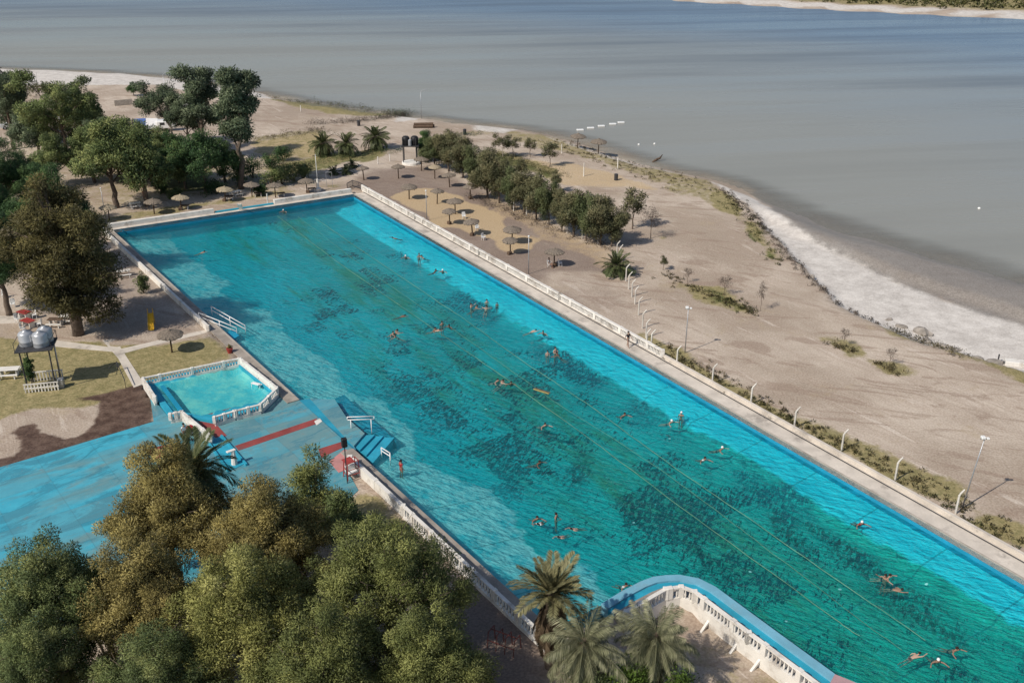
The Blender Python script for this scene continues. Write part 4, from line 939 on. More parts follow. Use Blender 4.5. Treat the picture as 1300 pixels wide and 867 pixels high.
for i, (u, v, h_, k, lb) in enumerate(((842, 343, 17, 'sparse', 'sapling with few leaves at the top of the planted strip on the dirt lot'), (873, 359, 18, 'bare', 'thin bare sapling, second along the planted strip'), (919, 375, 24, 'bare', 'bare sapling on the grassiest part of the planted strip'), (965, 395, 34, 'bare', 'tallest bare sapling at the near end of the planted strip'), (1071, 440, 22, 'bare', 'bare sapling on a lone weed patch in the dirt lot'), (1129, 464, 22, 'bare', 'bare sapling on the weed patch nearest the lake bank'))):
    tr_px('sapling', u, v, v - h_, 13 + (i == 2) * 4, k, 340 + i, 'lf_row' if k == 'sparse' else 'lf_bare', 'bark', lb, 'saplings on the dirt lot', key='sap' + k, rz=i * 2.0)
# ------------------------------------------------------------------ thatched umbrellas
def umbrella(name, loc, r, h, label, group, seed, mat='thatch', base=True):
    rg = random.Random(seed); t = thing(name, loc, label, 'umbrella', group)
    mb = MB(); mb.lathe([(.09, -.2), (.085, h * .5), (.07, h - .1)], 8); mb.build('pole', M['wood'], t, True)
    n = 40; mb = MB(); vs = []; fs = []; rise = r * .36
    prof = [(0.04, h + rise * .62), (.2, h + rise * .5), (.45, h + rise * .28), (.75, h + rise * .02), (1.0, h - rise * .28)]
    rag = [rg.uniform(-.08, .06) for _ in range(n)]
    for j, (q, z) in enumerate(prof):
        for k in range(n):
            a = 2 * math.pi * k / n; rr = r * q * (1 + (rag[k] if j == 4 else rag[k] * .3))
            vs.append((rr * math.cos(a), rr * math.sin(a), z + rg.uniform(-.02, .02) - (abs(rag[k]) * 2.2 if j == 4 else 0)))
    for j in (4, 3, 2, 1, 0):                     # underside, 9 cm below
        for k in range(n): v = vs[j * n + k]; vs.append((v[0] * .97, v[1] * .97, v[2] - .10))
    m_ = 10
    for j in range(m_ - 1):
        for k in range(n): fs.append((j * n + k, j * n + (k + 1) % n, (j + 1) * n + (k + 1) % n, (j + 1) * n + k))
    fs += [tuple(range(n)), tuple(range(9 * n + n - 1, 9 * n - 1, -1))]
    mb.add(vs, fs).build('canopy', M[mat], t)
    mb = MB().lathe([(.16, h + rise * .5), (.13, h + rise * .75), (.03, h + rise * .9)], 8); mb.build('cap', M[mat], t)
    mb = MB()
    for k in range(8):
        a = k * math.pi / 4; mb.beam((.07 * math.cos(a), .07 * math.sin(a), h - .35), (r * .82 * math.cos(a), r * .82 * math.sin(a), h - rise * .28), .04, .05)
    mb.build('brace', M['wood'], t)
    t.rotation_euler = (R(rg.uniform(-3.5, 3.5)), R(rg.uniform(-3.5, 3.5)), rg.uniform(0, 6))
    if base: MB().box((-.12, -.02, .2), (.55, .45, .42), .3, .04).build('table_block', M['wood'], t)
    return t
GU = 'thatched umbrellas on the beach side'
ub = [(462, 229, 'thatched umbrella standing nearest the dark railing at the pool corner'), (506, 227, 'thatched umbrella in front of the dark tank stand, left of it'),
      (535, 217, 'thatched umbrella right beside the white base of the tank stand'), (552, 227, 'pale yellowish thatched umbrella, palest of all on the beach side'),
      (571, 238, 'thatched umbrella between the pale one and the tree row'), (519.5, 253, 'thatched umbrella at the far left corner of the yellow sand patch'),
      (555, 259, 'thatched umbrella on the yellow sand beside the slim lamp pole'), (597.5, 253, 'thatched umbrella standing closest to the tree row'),
      (578, 272, 'thatched umbrella on the yellow sand, farther one of a close pair'), (571, 285, 'thatched umbrella on the yellow sand, nearer one of a close pair'),
      (600, 299, 'thatched umbrella at the near end of the yellow sand with a white chair'), (650, 309, 'thatched umbrella half hidden behind another just past the yellow sand'),
      (648, 323, 'thatched umbrella with a dark base in front of another past the yellow sand'), (703.5, 338.5, 'thatched umbrella with white chairs, closest to the bent fence posts')]
for i, (u, v, lb) in enumerate(ub):
    umbrella('thatched_umbrella', P(u, v), 1.14 + .12 * ((i * 7) % 3 - 1) + (.1 if i == 13 else 0), 2.05, lb, GU, 400 + i, 'thatch_pale' if i == 3 else 'thatch', base=i in (9, 10, 12, 13, 7))
for i, (u, v, lb) in enumerate(((733, 188, 'pinkish thatched umbrella at the water edge, left of its twin'), (759.5, 195, 'pinkish thatched umbrella at the water edge, right of its twin'))):
    umbrella('thatched_umbrella', P(u, v), 1.45, 2.3, lb, 'umbrellas at the lake edge', 420 + i, 'thatch', False)
for i, (u, v, lb) in enumerate(((139, 280, 'pale thatched umbrella on a white pole at the left corner of the far pool edge'), (196, 272, 'thatched umbrella beside the white garden table at the far pool edge'), (230, 267, 'pale thatched umbrella shading a dark table, midway to the white slide board'),
        (286, 256, 'pale thatched umbrella nearest the white slide board'), (320, 250, 'thatched umbrella between the white slide board and the white post'), (350, 251, 'thatched umbrella right behind the white wall next to the white post'), (390, 245, 'thatched umbrella beside the white flagpole'))):
    umbrella('thatched_umbrella', P(u, v), 1.25, 2.0, lb, 'umbrellas behind the far pool edge', 430 + i, 'thatch_pale' if i in (0, 2, 3) else 'thatch', i in (2, 3, 6))
umbrella('thatched_umbrella', P(218.5, 447.5), 1.32, 2.15, 'thatched umbrella alone on the lawn beside the small pool', None, 440, 'thatch', False)

# ------------------------------------------------------------------ poles, posts, lamps
def ptop(ub, vb, vt): return hgt(ub, vb, vt)
def bent_post(loc, h, label, group, az):
    t = MB(); c_, s_ = math.cos(az), math.sin(az); pts = [(0, 0, -.3), (0, 0, h * .78), (c_ * .07, s_ * .07, h * .84), (c_ * .38, s_ * .38, h)]
    for a, b in zip(pts, pts[1:]):
        pass
    t.tube(pts, [.085, .08, .075, .06], 6); o = t.build('fence_post', M['post']); o.location = loc
    return tag(o, label, 'fence post', group)
GF = 'bent concrete fence posts'
kerb_posts = [(859, 463), (904, 487), (953, 513), (1008, 544), (1068, 573), (1136, 610), (1213, 652)]
for i, (u, v) in enumerate(kerb_posts):
    p = P(u, v); p.z = 0.1; bent_post(p, 1.95, f'{ORD[i]} white bent post along the right pool kerb, counted from the walking person', GF, .3)
row_posts = [(783, 326), (786.5, 331), (791, 346), (794.6, 357), (798, 367), (802, 377), (806, 386), (810.5, 400), (815.4, 417), (820, 429), (820.5, 442), (826.5, 443)]
for i, (u, v) in enumerate(row_posts):
    p = P(u, v); p.z = 0; bent_post(p, 2.1, f'{ORD[i]} post of the bent fence row, counted from the tree row towards the pool', GF, .2)
tp = [(652, 268), (668.5, 274), (685, 280), (720, 296), (739, 303), (759, 311)]
for i, (u, v) in enumerate(tp):
    p = P(u, v); o = MB().tube([(0, 0, -.2), (0, 0, 1.7)], [.085, .075], 6).build('fence_post', M['post']); o.location = p
    tag(o, f'{ORD[i]} straight white post at the foot of the tree row, counted from the far end', 'fence post', 'straight posts below the tree row')
for i, (u, v, vt, lb) in enumerate(((713, 195, 183, 'white net post nearest the lake edge umbrellas'), (741, 224, 207, 'white net post on the sand between the tree row and the lake'), (784, 215, 200, 'white net post standing alone in the dune grass'),
        (340, 259, 246, 'white post at the end of the white far wall'), (317, 157, 150, 'small white post on the yellowish sand left of the palms'), (382, 142, 134, 'small white marker post near the grassy bank by the lake'),
        (480, 209, 199, 'white gate post left of its pair behind the dirt lane'), (495, 205, 196, 'white gate post right of its pair behind the dirt lane'))):
    p = P(u, v); o = MB().tube([(0, 0, -.2), (0, 0, ptop(u, v, vt))], [.09, .08], 8).build('white_post', M['white']); o.location = p
    tag(o, lb, 'post', 'white posts on the sand')
def lamp_post(u, v, vt, label, head='flood', white_base=0.0, az=0.0, lean=0.0):
    p = P(u, v); h = ptop(u, v, vt); t = thing('lamp_post', p, label, 'lamp post', None, az)
    MB().tube([(0, 0, -.3), (lean * .5, 0, h * .5), (lean, 0, h)], [.06, .05, .035], 8).build('pole', M['grey_metal'], t, True)
    if head == 'flood':
        mb = MB(); mb.box((lean - .12, 0, h + .05), (.3, .34, .2), 0, .04); mb.box((lean + .25, 0, h - .03), (.2, .22, .14), 0, .03); mb.build('lamp_head', M['plastic'], t)
        MB().beam((lean - .3, 0, h - .08), (lean + .35, 0, h - .08), .05, .05).build('bracket', M['grey_metal'], t)
    elif head == 'arm':
        MB().tube([(0, 0, h), (.4, 0, h + .35), (1.0, 0, h + .42)], .03, 6).build('arm', M['grey_metal'], t); MB().box((1.15, 0, h + .4), (.45, .18, .1), 0, .03).build('lamp_head', M['grey_metal'], t)
    elif head == 'small': MB().lathe([(.05, h - .02), (.12, h + .05), (.1, h + .16), (.02, h + .2)], 8).build('lamp_head', M['plastic'], t)
    if white_base: MB().lathe([(.32, -.2), (.3, .35), (.16, .4), (.11, white_base)], 10).build('base', M['white'], t)
    return t
lamp_post(869.5, 448, 391, 'slim floodlight pole on the grass verge beside the right kerb', 'flood')
lamp_post(1221, 645, 556, 'leaning floodlight pole behind the last bent post at the right', 'flood', lean=.55)
lamp_post(542, 280, 243, 'slim pole with small lamp on the yellow sand', 'small'); lamp_post(671, 348, 301, 'slim pole with small lamp between the pool wall and the white chairs', 'small')
lamp_post(535, 150, 117, 'tall street lamp at the lake edge beyond the tank stand', 'arm'); lamp_post(213, 140, 95, 'distant lamp on the far shore behind the left trees', 'arm'); lamp_post(78, 482, 431, 'slim dark pole beside the water tank tower', None)
lamp_post(134, 276, 240, 'slim pole with lamp at the left corner of the far pool edge', 'small')
p = P(404, 243); t = thing('flagpole', p, 'thin white flagpole on a tapered white concrete base behind the far wall', 'flagpole'); h = ptop(404, 243, 196)
MB().tube([(0, 0, 1.2), (0, 0, h)], [.05, .03], 8).build('pole', M['white_metal'], t, True); MB().lathe([(.5, -.1), (.5, .5), (.25, .55), (.14, 1.9), (.06, 1.95)], 10).build('base', M['white'], t)
p = P(415, 238); t = thing('metal_goal', p, 'thin pale metal frame standing beside the flagpole', 'metal frame')
mb = MB()
for a, b in (((0, 0, 0), (0, 0, 2.4)), ((.9, 0, 0), (.9, 0, 2.4)), ((0, 0, 2.4), (.9, 0, 2.4)), ((-2, 1, 1), (0, 0, 1)), ((-2, 1, 0), (-2, 1, 1))): mb.tube([a, b], .03, 6)
mb.build('bars', M['grey_metal'], t)

# ------------------------------------------------------------------ walls and balustrades
def balustrade(name, pts, h, zb, label, step=.32, plinth=.25, th=.22, pillar=2.6, mat='white', bal=True, cat='balustrade', group=None, cap=0.1):
    o = Vector((*pts[0][:2], 0)); L = [Vector((q[0] - o.x, q[1] - o.y)) for q in pts]
    t = thing(name, o, label, cat, group)
    mb = MB(); strip(mb, L, -th / 2, th / 2, zb[1] if isinstance(zb, tuple) else zb + plinth, zb[0] if isinstance(zb, tuple) else zb - .3); mb.build('plinth', M[mat], t)
    z0 = zb[1] if isinstance(zb, tuple) else zb + plinth; z1 = z0 + h
    mb = MB(); strip(mb, L, -th * .55, th * .55, z1, z1 - cap); mb.build('top_rail', M[mat], t)
    pm_ = MB().box((0, 0, (z1 + .06 - z0) / 2 - .02), (th * 1.35, th * 1.35, z1 - z0 + .08), 0, .02).mesh('pillar', M[mat])
    tot = sum((b - a).length for a, b in zip(L, L[1:])); npl = max(1, round(tot / pillar))
    pp = [(Vector((q.x, q.y, 0)), 0) for q in L] + along(L, tot / npl)
    for q, a in pp:
        c_ = put('pillar', pm_, t); c_.location = (q.x, q.y, z0); c_.rotation_euler = (0, 0, a)
    if bal:
        hb = z1 - z0 - cap
        bm_ = MB().lathe([(.05, 0), (.07, .03), (.045, hb * .15), (.085, hb * .35), (.05, hb * .62), (.04, hb * .8), (.07, hb * .95), (.05, hb)], 8).mesh('baluster', M[mat], True)
        st = max(step, tot / 98)
        for q, a in along(L, st):
            c_ = put('baluster', bm_, t); c_.location = (q.x, q.y, z0)
    return t
GB = 'white balustrades round the pools'
# right side: low white balustrade from the far corner to the bent posts
nR = Vector((-(RB - FR).normalized().y, (RB - FR).normalized().x)); nR = nR if nR.x > 0 else -nR
rt = (-.012, .15, .312, .475, .637)
for i in range(4):
    balustrade('balustrade', [on(FR, RB, rt[i]) + nR * 2.1, on(FR, RB, rt[i + 1]) + nR * 2.1], .70, DK - .1, ['far quarter of the long low white balustrade, from the dark corner railing', 'second quarter of the long low white balustrade, along the yellow sand', 'third quarter of the long low white balustrade, past the seated person', 'near quarter of the long low white balustrade, ending at the bent posts'][i], .23, .16, .3, 4, group=GB, cap=.14)
o = MB(); strip(o, [on(FR, RB, .64) + nR * 2.1, on(FR, RB, 1.42) + nR * 2.1], -.14, .14, .5, -.3); o = o.build('kerb_wall', M['pale_concrete'])
tag(o, 'low pale concrete kerb wall along the right side of the pool under the bent posts', 'kerb wall')
mb = MB(); q0 = on(FR, RB, 0) + nR * 1.62; q1 = on(FR, RB, 1.4) + nR * 1.62
mb.tube([(q0.x, q0.y, DK + .06), (q1.x, q1.y, DK + .045)], .045, 6); tag(mb.build('water_pipe', M['dark_metal']), 'thin dark tube added for the shadow along the right pool deck', 'pipe')  # dark tube added in place of the shadow line at the balustrade's foot
# far side: white wall in two pieces
eF = (FR - FL).normalized(); nF = Vector((-eF.y, eF.x)); nF = nF if nF.y > 0 else -nF
def far_wall(t0, t1, lb):
    o = MB(); strip(o, [on(FL, FR, t0) + nF * 1.1, on(FL, FR, t1) + nF * 1.1], -.3, .3, .75, -.3); tag(o.build('white_wall', M['white']), lb, 'wall', 'low white walls of the far pool edge')
far_wall(-.02, .40, 'low white wall along the left part of the far pool edge'); far_wall(.655, 1.0, 'low white wall along the right part of the far pool edge up to the corner')
o = MB(); strip(o, [on(FL, FR, .405) + nF * 1.0, on(FL, FR, .65) + nF * 1.0], -.25, .25, .3, -.3); tag(o.build('blue_kerb', M['cyan']), 'low blue kerb between the two white far walls', 'kerb')
# left side: solid white wall with pillars, then balustrade near the grove
ll = [on(FL, LB, t) + nL * 1.3 for t in (.0, .22, .43)]
balustrade('garden_wall', ll, .55, DK - .1, 'long low white wall beside the ledge below the huge feathery tree', plinth=.12, th=.26, pillar=6, bal=False, cat='wall', cap=.54)
nl_ = [on(FL, LB, t) + nL * 1.35 for t in (.775, .865)]
balustrade('garden_wall', nl_, .75, DK - .1, 'solid white wall stub starting next to the lifeguard seat', plinth=.12, th=.3, pillar=6, bal=False, cat='wall', cap=.74)
nl2 = [on(FL, LB, t) + nL * 1.45 for t in (.868, 1.02, 1.09)]
balustrade('balustrade', nl2, .85, (-.3, .25), 'shaded white balustrade between the wide green tree and the dark skirted palm', .34, th=.24, group=GB)
# peninsula
pl_ = [Vector(q[:2]) for q in offset(PEN, -2.15)]
pl_ = [pl_[0], on(pl_[2], pl_[3], .5), pl_[5], pl_[7]] + pl_[8:]
balustrade('balustrade', pl_[:5], .80, (-1.2, .20), 'curved white balustrade behind the grey palms on its tall white base', .30, th=.26, group=GB)
balustrade('balustrade', pl_[4:5] + [on(pl_[-2], pl_[-1], .35)], .80, (-1.2, .20), 'straight white balustrade with slanted props running off the bottom edge', .30, th=.26, group=GB)
for i, (u, v, u2, v2) in enumerate(((904, 782, 889, 804), (942, 807, 926, 831), (968, 833, 952, 854), (1006, 858, 990, 880))):
    a = G(u, v, -.1); b = G(u2, v2, -.95); o = MB().beam((0, 0, 0), b - a, .16, .16).build('slanted_prop', M['white']); o.location = a
    tag(o, f'{ORD[i]} slanted white prop against the balustrade base, counted from the grey palms', 'prop', 'slanted props of the balustrade')
q = G(1080, 884, .6); t = thing('small_hut', (q.x, q.y, -.9), 'corner of a pinkish flat roofed hut at the bottom edge beside the blue pool rim', 'hut', None, -.6)
MB().box((0, 0, .7), (2.2, 2.0, 1.5), 0, .02).build('wall', M['white'], t); MB().box((0, 0, 1.52), (2.6, 2.4, .14), 0, .03).build('roof', M['pink_roof'], t); MB().box((-.3, -1.01, .6), (.8, .04, 1.3), 0, .01).build('door', M['wood'], t)
# small pool
kx = lambda l: [G(u, v, .35) for u, v in l]
mb = MB(); strip(mb, [Vector(q) for q in KID], 0, .5, .34, -.3, True); kc = mb
struct('small_pool_rim', kc, M['cyan'])
Vk, Fk = inner_grid([Vector(q) for q in KID], .7)
kd = sdist(Vk[:, 0], Vk[:, 1], KIDW); kz = np.where(kd > 0, np.maximum(-.45, .22 - kd * .9), .27)
sK = NT('small_pool_paint'); nk = sK.noise(.5, 5, rough=.7); nk2 = sK.noise(2.4, 5, rough=.75)
ck = sK.mix(sK.ss(nk, .38, .64), (.06, .47, .55), (.20, .60, .58)); ck = sK.mix(sK.math('MULTIPLY', sK.ss(nk2, .52, .7), .35), ck, (.30, .56, .52))
zz = sK.sep(sK.pos())[2]; ck = sK.mix(sK.ss(zz, .10, .2), ck, (.02, .30, .42))
me = mesh_np('small_pool_basin', np.column_stack([Vk, kz]), Fk, sK.base(ck, .7, .2)); tag(put('small_pool_basin', me), kind='structure')
mb = MB(); mb.add([(q.x, q.y, .14) for q in KIDW], [tuple(range(len(KIDW)))]); o = sheet('small_pool_water', [(q.x, q.y) for q in KIDW], .14, water('small_pool_water', (.85, .97, .97), .08)); o['kind'] = 'structure'
mb = MB(); mb.beam(G(206, 490, .2), G(231, 523, .2), .35, .16); struct('small_pool_step', mb, M['blue_wall'])
GK = 'white balustrades round the small pool'
def kb(px, lb, **k): balustrade('balustrade', [G(u, v, .3) for u, v in px], .62, .28, lb, .27, .1, .2, 3, group=GK, **k)
kb([(183, 488), (304, 463)], 'balustrade along the lawn side of the small pool'); kb([(183, 489), (198, 512)], 'short balustrade at the left end of the small pool beside the wet brown soil', cap=.5)
kb([(306, 463), (352, 500)], 'balustrade of the small pool next to the grey ledge of the big pool', cap=.45); kb([(352, 501), (332, 521)], 'slanting corner balustrade of the small pool'); kb([(331, 522), (300, 530)], 'right piece of the front balustrade of the small pool')
kb([(298, 530.5), (273, 538)], 'left piece of the front balustrade of the small pool beside the red path'); kb([(217, 534), (231, 531)], 'tiny balustrade stub by the small pool step')
kb([(232, 531), (268, 561)], 'white wall slanting out from the small pool past the standing person', cap=.5)
t = thing('pool_ladder', G(325, 490, .2), 'small white step stool at the right end of the small pool', 'steps'); MB().box((0, 0, .25), (.9, .35, .06), -.5, .01).box((.1, .3, .05), (.9, .35, .06), -.5, .01).build('tread', M['white_metal'], t); MB().tube([(-.4, 0, -.3), (-.4, 0, .25)], .03).tube([(.4, -.2, -.3), (.4, -.2, .25)], .03).build('leg', M['white_metal'], t)

# ------------------------------------------------------------------ pool equipment
def rails(name, loc, segs, r, label, cat, mat='white_metal'):
    o = Vector(loc); mb = MB()
    for s_ in segs: mb.tube([Vector(q) - o for q in s_], r, 6)
    ob = mb.build(name, M[mat], None, True); ob.location = o; return tag(ob, label, cat)
a = G(441, 533, .75); b = G(475, 532, .75)
up = Vector((0, 0, .28))
rails('handrail', a, [[a, b], [b, b + up], [b + up, a + up], [a + up, a], [a.lerp(b, .12), a.lerp(b, .12) - Vector((0, 0, 1.3))], [a.lerp(b, .88), a.lerp(b, .88) - Vector((0, 0, 1.6))]],   .042, 'white looped handrail beside the wide blue steps', 'handrail')
a = G(484, 568, .1); b = G(495, 575, .1)
rails('handrail', a, [[a, b], [a, a - Vector((0, 0, 1))], [b, b - Vector((0, 0, 1.2))], [a + Vector((0, 0, -.3)), b + Vector((0, 0, -.3))]], .05, 'short white handrail at the foot of the blue steps', 'handrail')
for i, (u1, v1, u2, v2) in enumerate(((252, 397, 300, 416), (268, 389, 311, 413))):
    a = G(u1, v1, 1.0); b = G(u2, v2, .1); d = Vector((0, 0, -.45)); m_ = a.lerp(b, .55)
    rails('handrail', a, [[a, m_, b, b - Vector((0, 0, 1.2))], [a + d, m_ + d, b + d], [a, a - Vector((0, 0, 1))], [m_, m_ - Vector((0, 0, 1.3))]], .05, ('white tubular handrail by the pool ledge, farther left one of the pair' if i == 0 else 'white tubular handrail reaching into the water, right one of the pair'), 'handrail')
mb = MB().prism([(q.x, q.y) for q in (G(283, 418, 0), G(295, 412, 0), G(303, 420, 0), G(292, 426, 0))], -1.2, -.55); tag(mb.build('entry_step', M['blue_wall']), 'dark blue sunken entry step under the white handrails', 'steps')
a = G(303.5, 259.5, 1.2); b = G(309, 273, -.8); t = thing('slide_board', G(306, 266, 0), 'white plank sloping from the far edge down into the pool water', 'slide'); o_ = t.location
MB().beam(a - o_, b - o_, .5, .08).build('board', M['white'], t); mb = MB(); mb.beam(a - o_ + Vector((-.26, 0, .08)), b - o_ + Vector((-.26, 0, .08)), .05, .16); mb.beam(a - o_ + Vector((.26, 0, .08)), b - o_ + Vector((.26, 0, .08)), .05, .16); mb.build('side_rail', M['white'], t)
rails('pool_ladder', G(152, 293, .3), [[G(152, 295, .2), G(153, 292, .75), G(157, 293, .3), G(158, 296, -.9)], [G(155, 296, .2), G(156, 293, .75), G(160, 294, .3), G(161, 297, -.9)]], .05, 'small curved ladder in the far left corner of the pool', 'ladder', 'blue_wall')
q = G(298, 590, 0); t = thing('drinking_stand', q, 'white tapered stand at the end of the blue channel', 'stand', None, .5); MB().lathe([(.3, -.1), (.26, .1), (.16, 1.2), (.15, 1.3)], 8).build('body', M['white'], t); MB().box((-.15, 0, 1.35), (.75, .3, .1), .2, .03).build('top', M['white'], t)
for i, (pts, lb) in enumerate((([(352, 274), (430, 334), (547, 415), (640, 479), (750, 558), (860, 640), (1062, 787), (1095, 810)], 'pale lane rope nearest the left side of the pool'),
        ([(378, 275), (470, 345), (557, 405), (612, 444), (700, 507), (830, 590), (900, 641), (965, 690), (1110, 800), (1150, 828)], 'faint middle lane rope of the pool'),
        ([(400, 277), (470, 325.5), (547, 377), (585, 402), (666, 460), (745, 512), (860, 596), (940, 650), (1080, 748), (1190, 822)], 'pale lane rope nearest the right side of the pool'))):
    z = WZ + .015; q = [G(u, v, z) for u, v in pts]; fine = []
    for a, b in zip(q, q[1:]):
        k = 8; fine += [a.lerp(b, j / k) + Vector((rnd.uniform(-.05, .05), rnd.uniform(-.05, .05), 0)) for j in range(k)]
    ob = MB().tube([p_ - q[0] for p_ in fine], .026 if i != 1 else .016, 5).build('lane_rope', M['rope']); ob.location = q[0]; tag(ob, lb, 'rope', 'lane ropes across the pool')
# lifeguard seat and loudspeaker pole
q = G(441, 613, SD); t = thing('speaker_pole', q, 'tall dark pole with a black loudspeaker box at the edge of the blue steps', 'speaker'); h = hgt(441, 613, 566)
MB().tube([(0, 0, 0), (0, 0, h)], .045, 8).build('pole', M['dark_metal'], t); MB().box((0, 0, h + .3), (.42, .4, .75), .4, .05).build('speaker_box', M['black'], t)
q = G(447, 605, SD); t = thing('lifeguard_seat', q, 'red framed seat with white cushions and red awning by the pool steps', 'chair', None, .6); t.scale = (.78,) * 3
mb = MB()
for x in (-.7, .7):
    for y in (-.5, .5): mb.tube([(x, y, 0), (x * .85, y * .85, 1.9)], .05, 6)
for z in (.5, 1.1, 1.9):
    for a, b in (((-.65, -.45), (.65, -.45)), ((.65, -.45), (.65, .45)), ((.65, .45), (-.65, .45)), ((-.65, .45), (-.65, -.45))): mb.tube([(*a, z), (*b, z)], .04, 6)
mb.build('frame', M['red'], t); MB().box((0, 0, .62), (1.1, .75, .16), 0, .05).build('cushion', M['plastic'], t); MB().box((0, .36, .95), (1.1, .14, .6), 0, .05).build('back_cushion', M['plastic'], t)
MB().add([(-.75, -.6, 1.92), (.2, -.6, 1.98), (.2, .6, 1.98), (-.75, .6, 1.92), (-.75, -.6, 1.96), (.2, -.6, 2.02), (.2, .6, 2.02), (-.75, .6, 1.96)], [(3, 2, 1, 0), (4, 5, 6, 7), (0, 1, 5, 4), (1, 2, 6, 5), (2, 3, 7, 6), (3, 0, 4, 7)]).build('awning', M['red'], t)
# metal railing at the far corner of the pool
q = [G(441, 241, 0), G(448, 237, 0), G(456, 239.5, 0), (G(467, 245.5, 0))]; mb = MB()
t = thing('metal_railing', q[0], 'dark metal railing with bars outside the far corner of the pool', 'railing')
for a, b in zip(q, q[1:]):
    for z in (.15, 1.0): mb.tube([a - q[0] + Vector((0, 0, z)), b - q[0] + Vector((0, 0, z))], .05, 6)
    for j in range(6): c_ = a.lerp(b, j / 6) - q[0]; mb.tube([c_, c_ + Vector((0, 0, 1))], .035 if j else .06, 5)
mb.build('bars', M['dark_metal'], t)

# ------------------------------------------------------------------ lawn at the left
q = G(57, 490, 0); t = thing('tank_tower', q, 'metal tower carrying pale steel water tanks above a white railing on the lawn', 'water tower', None, .22)
hw, hd, ht = 1.25, 1.1, 4.1; mb = MB()
for x in (-hw, hw):
    for y in (-hd, hd): put('leg', MB().tube([(x * .95, y * .95, -.2), (x, y, ht)], .07, 6).mesh('leg', M['dark_metal']), t)
mb = MB().box((0, 0, ht + .06), (2 * hw + .7, 2 * hd + .6, .14), 0, .02); mb.build('platform', M['dark_metal'], t)
mb = MB()
for x in (-hw - .3, hw + .3): mb.tube([(x, -hd - .2, ht + .1), (x, -hd - .2, ht + .9)], .03); mb.tube([(x, hd + .2, ht + .1), (x, hd + .2, ht + .9)], .03); mb.tube([(x, -hd - .2, ht + .9), (x, hd + .2, ht + .9)], .03)
mb.tube([(-hw - .3, hd + .2, ht + .9), (hw + .3, hd + .2, ht + .9)], .03); mb.build('guard_rail', M['dark_metal'], t)
tank = MB().lathe([(.66, 0), (.68, .08), (.65, .4), (.68, .44), (.65, .48), (.68, .8), (.65, .84), (.68, 1.12), (.52, 1.3), (.22, 1.4), (.2, 1.47), (.05, 1.49)], 20).mesh('water_tank', M['tank'], True)
for x, y in ((-.75, .15), (.55, -.35), (.75, .75)):
    o = put('water_tank', tank, t); o.location = (x, y, ht + .13)
MB().box((0, -hd - .1, .45), (2 * hw + .5, .1, .12)).box((0, hd + .1, .95), (2 * hw + .5, .1, .12)).build('rail', M['white'], t)
bm_ = MB().box((0, 0, .42), (.1, .08, .84), 0, .01).mesh('picket', M['white'])
for y in (-hd - .1, hd + .1):
    for j in range(11): o = put('picket', bm_, t); o.location = (-hw - .15 + j * (2 * hw + .3) / 10, y, 0)
MB().box((0, -hd - .1, .86), (2 * hw + .5, .1, .08)).build('rail', M['white'], t); MB().box((hw + .35, -.6, .45), (.5, .6, .9), 0, .04).build('pump_box', M['grey_metal'], t)
bush('climbing_plant', G(40, 492, 0), .55, 3.9, 500, 'lf_dark', 'dark climbing plant wrapped round the left leg of the tank tower', None, 50, 50, .18, .08, cat='plant')
def table(name, loc, lx_, ly_, h_, label, mat, rz=0, group=None, bench=True, cat='table'):
    t = thing(name, loc, label, cat, group, rz); MB().box((0, 0, h_), (lx_, ly_, .07), 0, .015).build('table_top', M[mat], t)
    lg = MB().box((0, 0, h_ / 2 - .02), (.09, ly_ * .7, h_), 0, .01).mesh('leg', M['white'])
    for x in (-lx_ * .36, lx_ * .36): o = put('leg', lg, t); o.location = (x, 0, 0)
    if bench:
        for y in (-ly_ * .5 - .38, ly_ * .5 + .38): o = put('bench', MB().box((0, y, .43), (lx_, .28, .06), 0, .01).box((-lx_ * .35, y, .2), (.08, .2, .42)).box((lx_ * .35, y, .2), (.08, .2, .42)).mesh('bench', M['white']), t)
    return t
table('picnic_table', P(13, 477), 1.9, .9, .76, 'white table with benches on the lawn left of the tank tower', 'white', .15)
for i, (u, v, lb) in enumerate(((32, 404, 'red topped table farther from the tank tower'), (37, 415, 'red topped table nearer the tank tower'))):
    table('red_table', P(u, v), 1.5, .9, .75, lb, 'red', -.5, 'red topped tables', False)
def chair(loc, rz, label, group):
    t = thing('chair', loc, label, 'chair', group, rz); MB().box((0, 0, .43), (.48, .46, .05), 0, .02).build('seat', M['plastic'], t); MB().box((0, .22, .70), (.48, .05, .52), 0, .02).build('backrest', M['plastic'], t)
    lm = MB().tube([(0, 0, 0), (0, 0, .42)], .025, 5).mesh('leg', M['plastic'])
    for x, y in ((-.2, -.19), (.2, -.19), (-.2, .19), (.2, .19)): put('leg', lm, t).location = (x, y, 0)
    MB().box((-.25, .02, .62), (.05, .42, .04)).box((.25, .02, .62), (.05, .42, .04)).build('armrest', M['plastic'], t); return t
for i, (u, v, r_, lb) in enumerate(((17, 390, .4, 'white plastic chair at the far left beyond the red tables'), (23, 409, 1.2, 'white plastic chair left of the farther red table'), (30, 421, 1.6, 'white plastic chair left of the nearer red table'), (51, 415, -1.4, 'white plastic chair right of the nearer red table'), (44, 404, -1.0, 'white plastic chair right of the farther red table'), (6, 378, .2, 'white plastic chair at the left edge under the dark tree'))):
    chair(P(u, v), r_, lb, 'white chairs round the red tables')
for i, (u, v, r_, lb) in enumerate(((606, 293, .4, 'white chair under the near yellow sand umbrella'), (711, 338, 1.8, 'white chair in the shade right of the umbrella with the seated person'), (589, 278, .3, 'small white chair beside the close pair of umbrellas'), (614, 305, .9, 'white chair on bare sand in front of the near yellow sand umbrella'))):
    chair(P(u, v), r_, lb, 'white chairs on the sand')
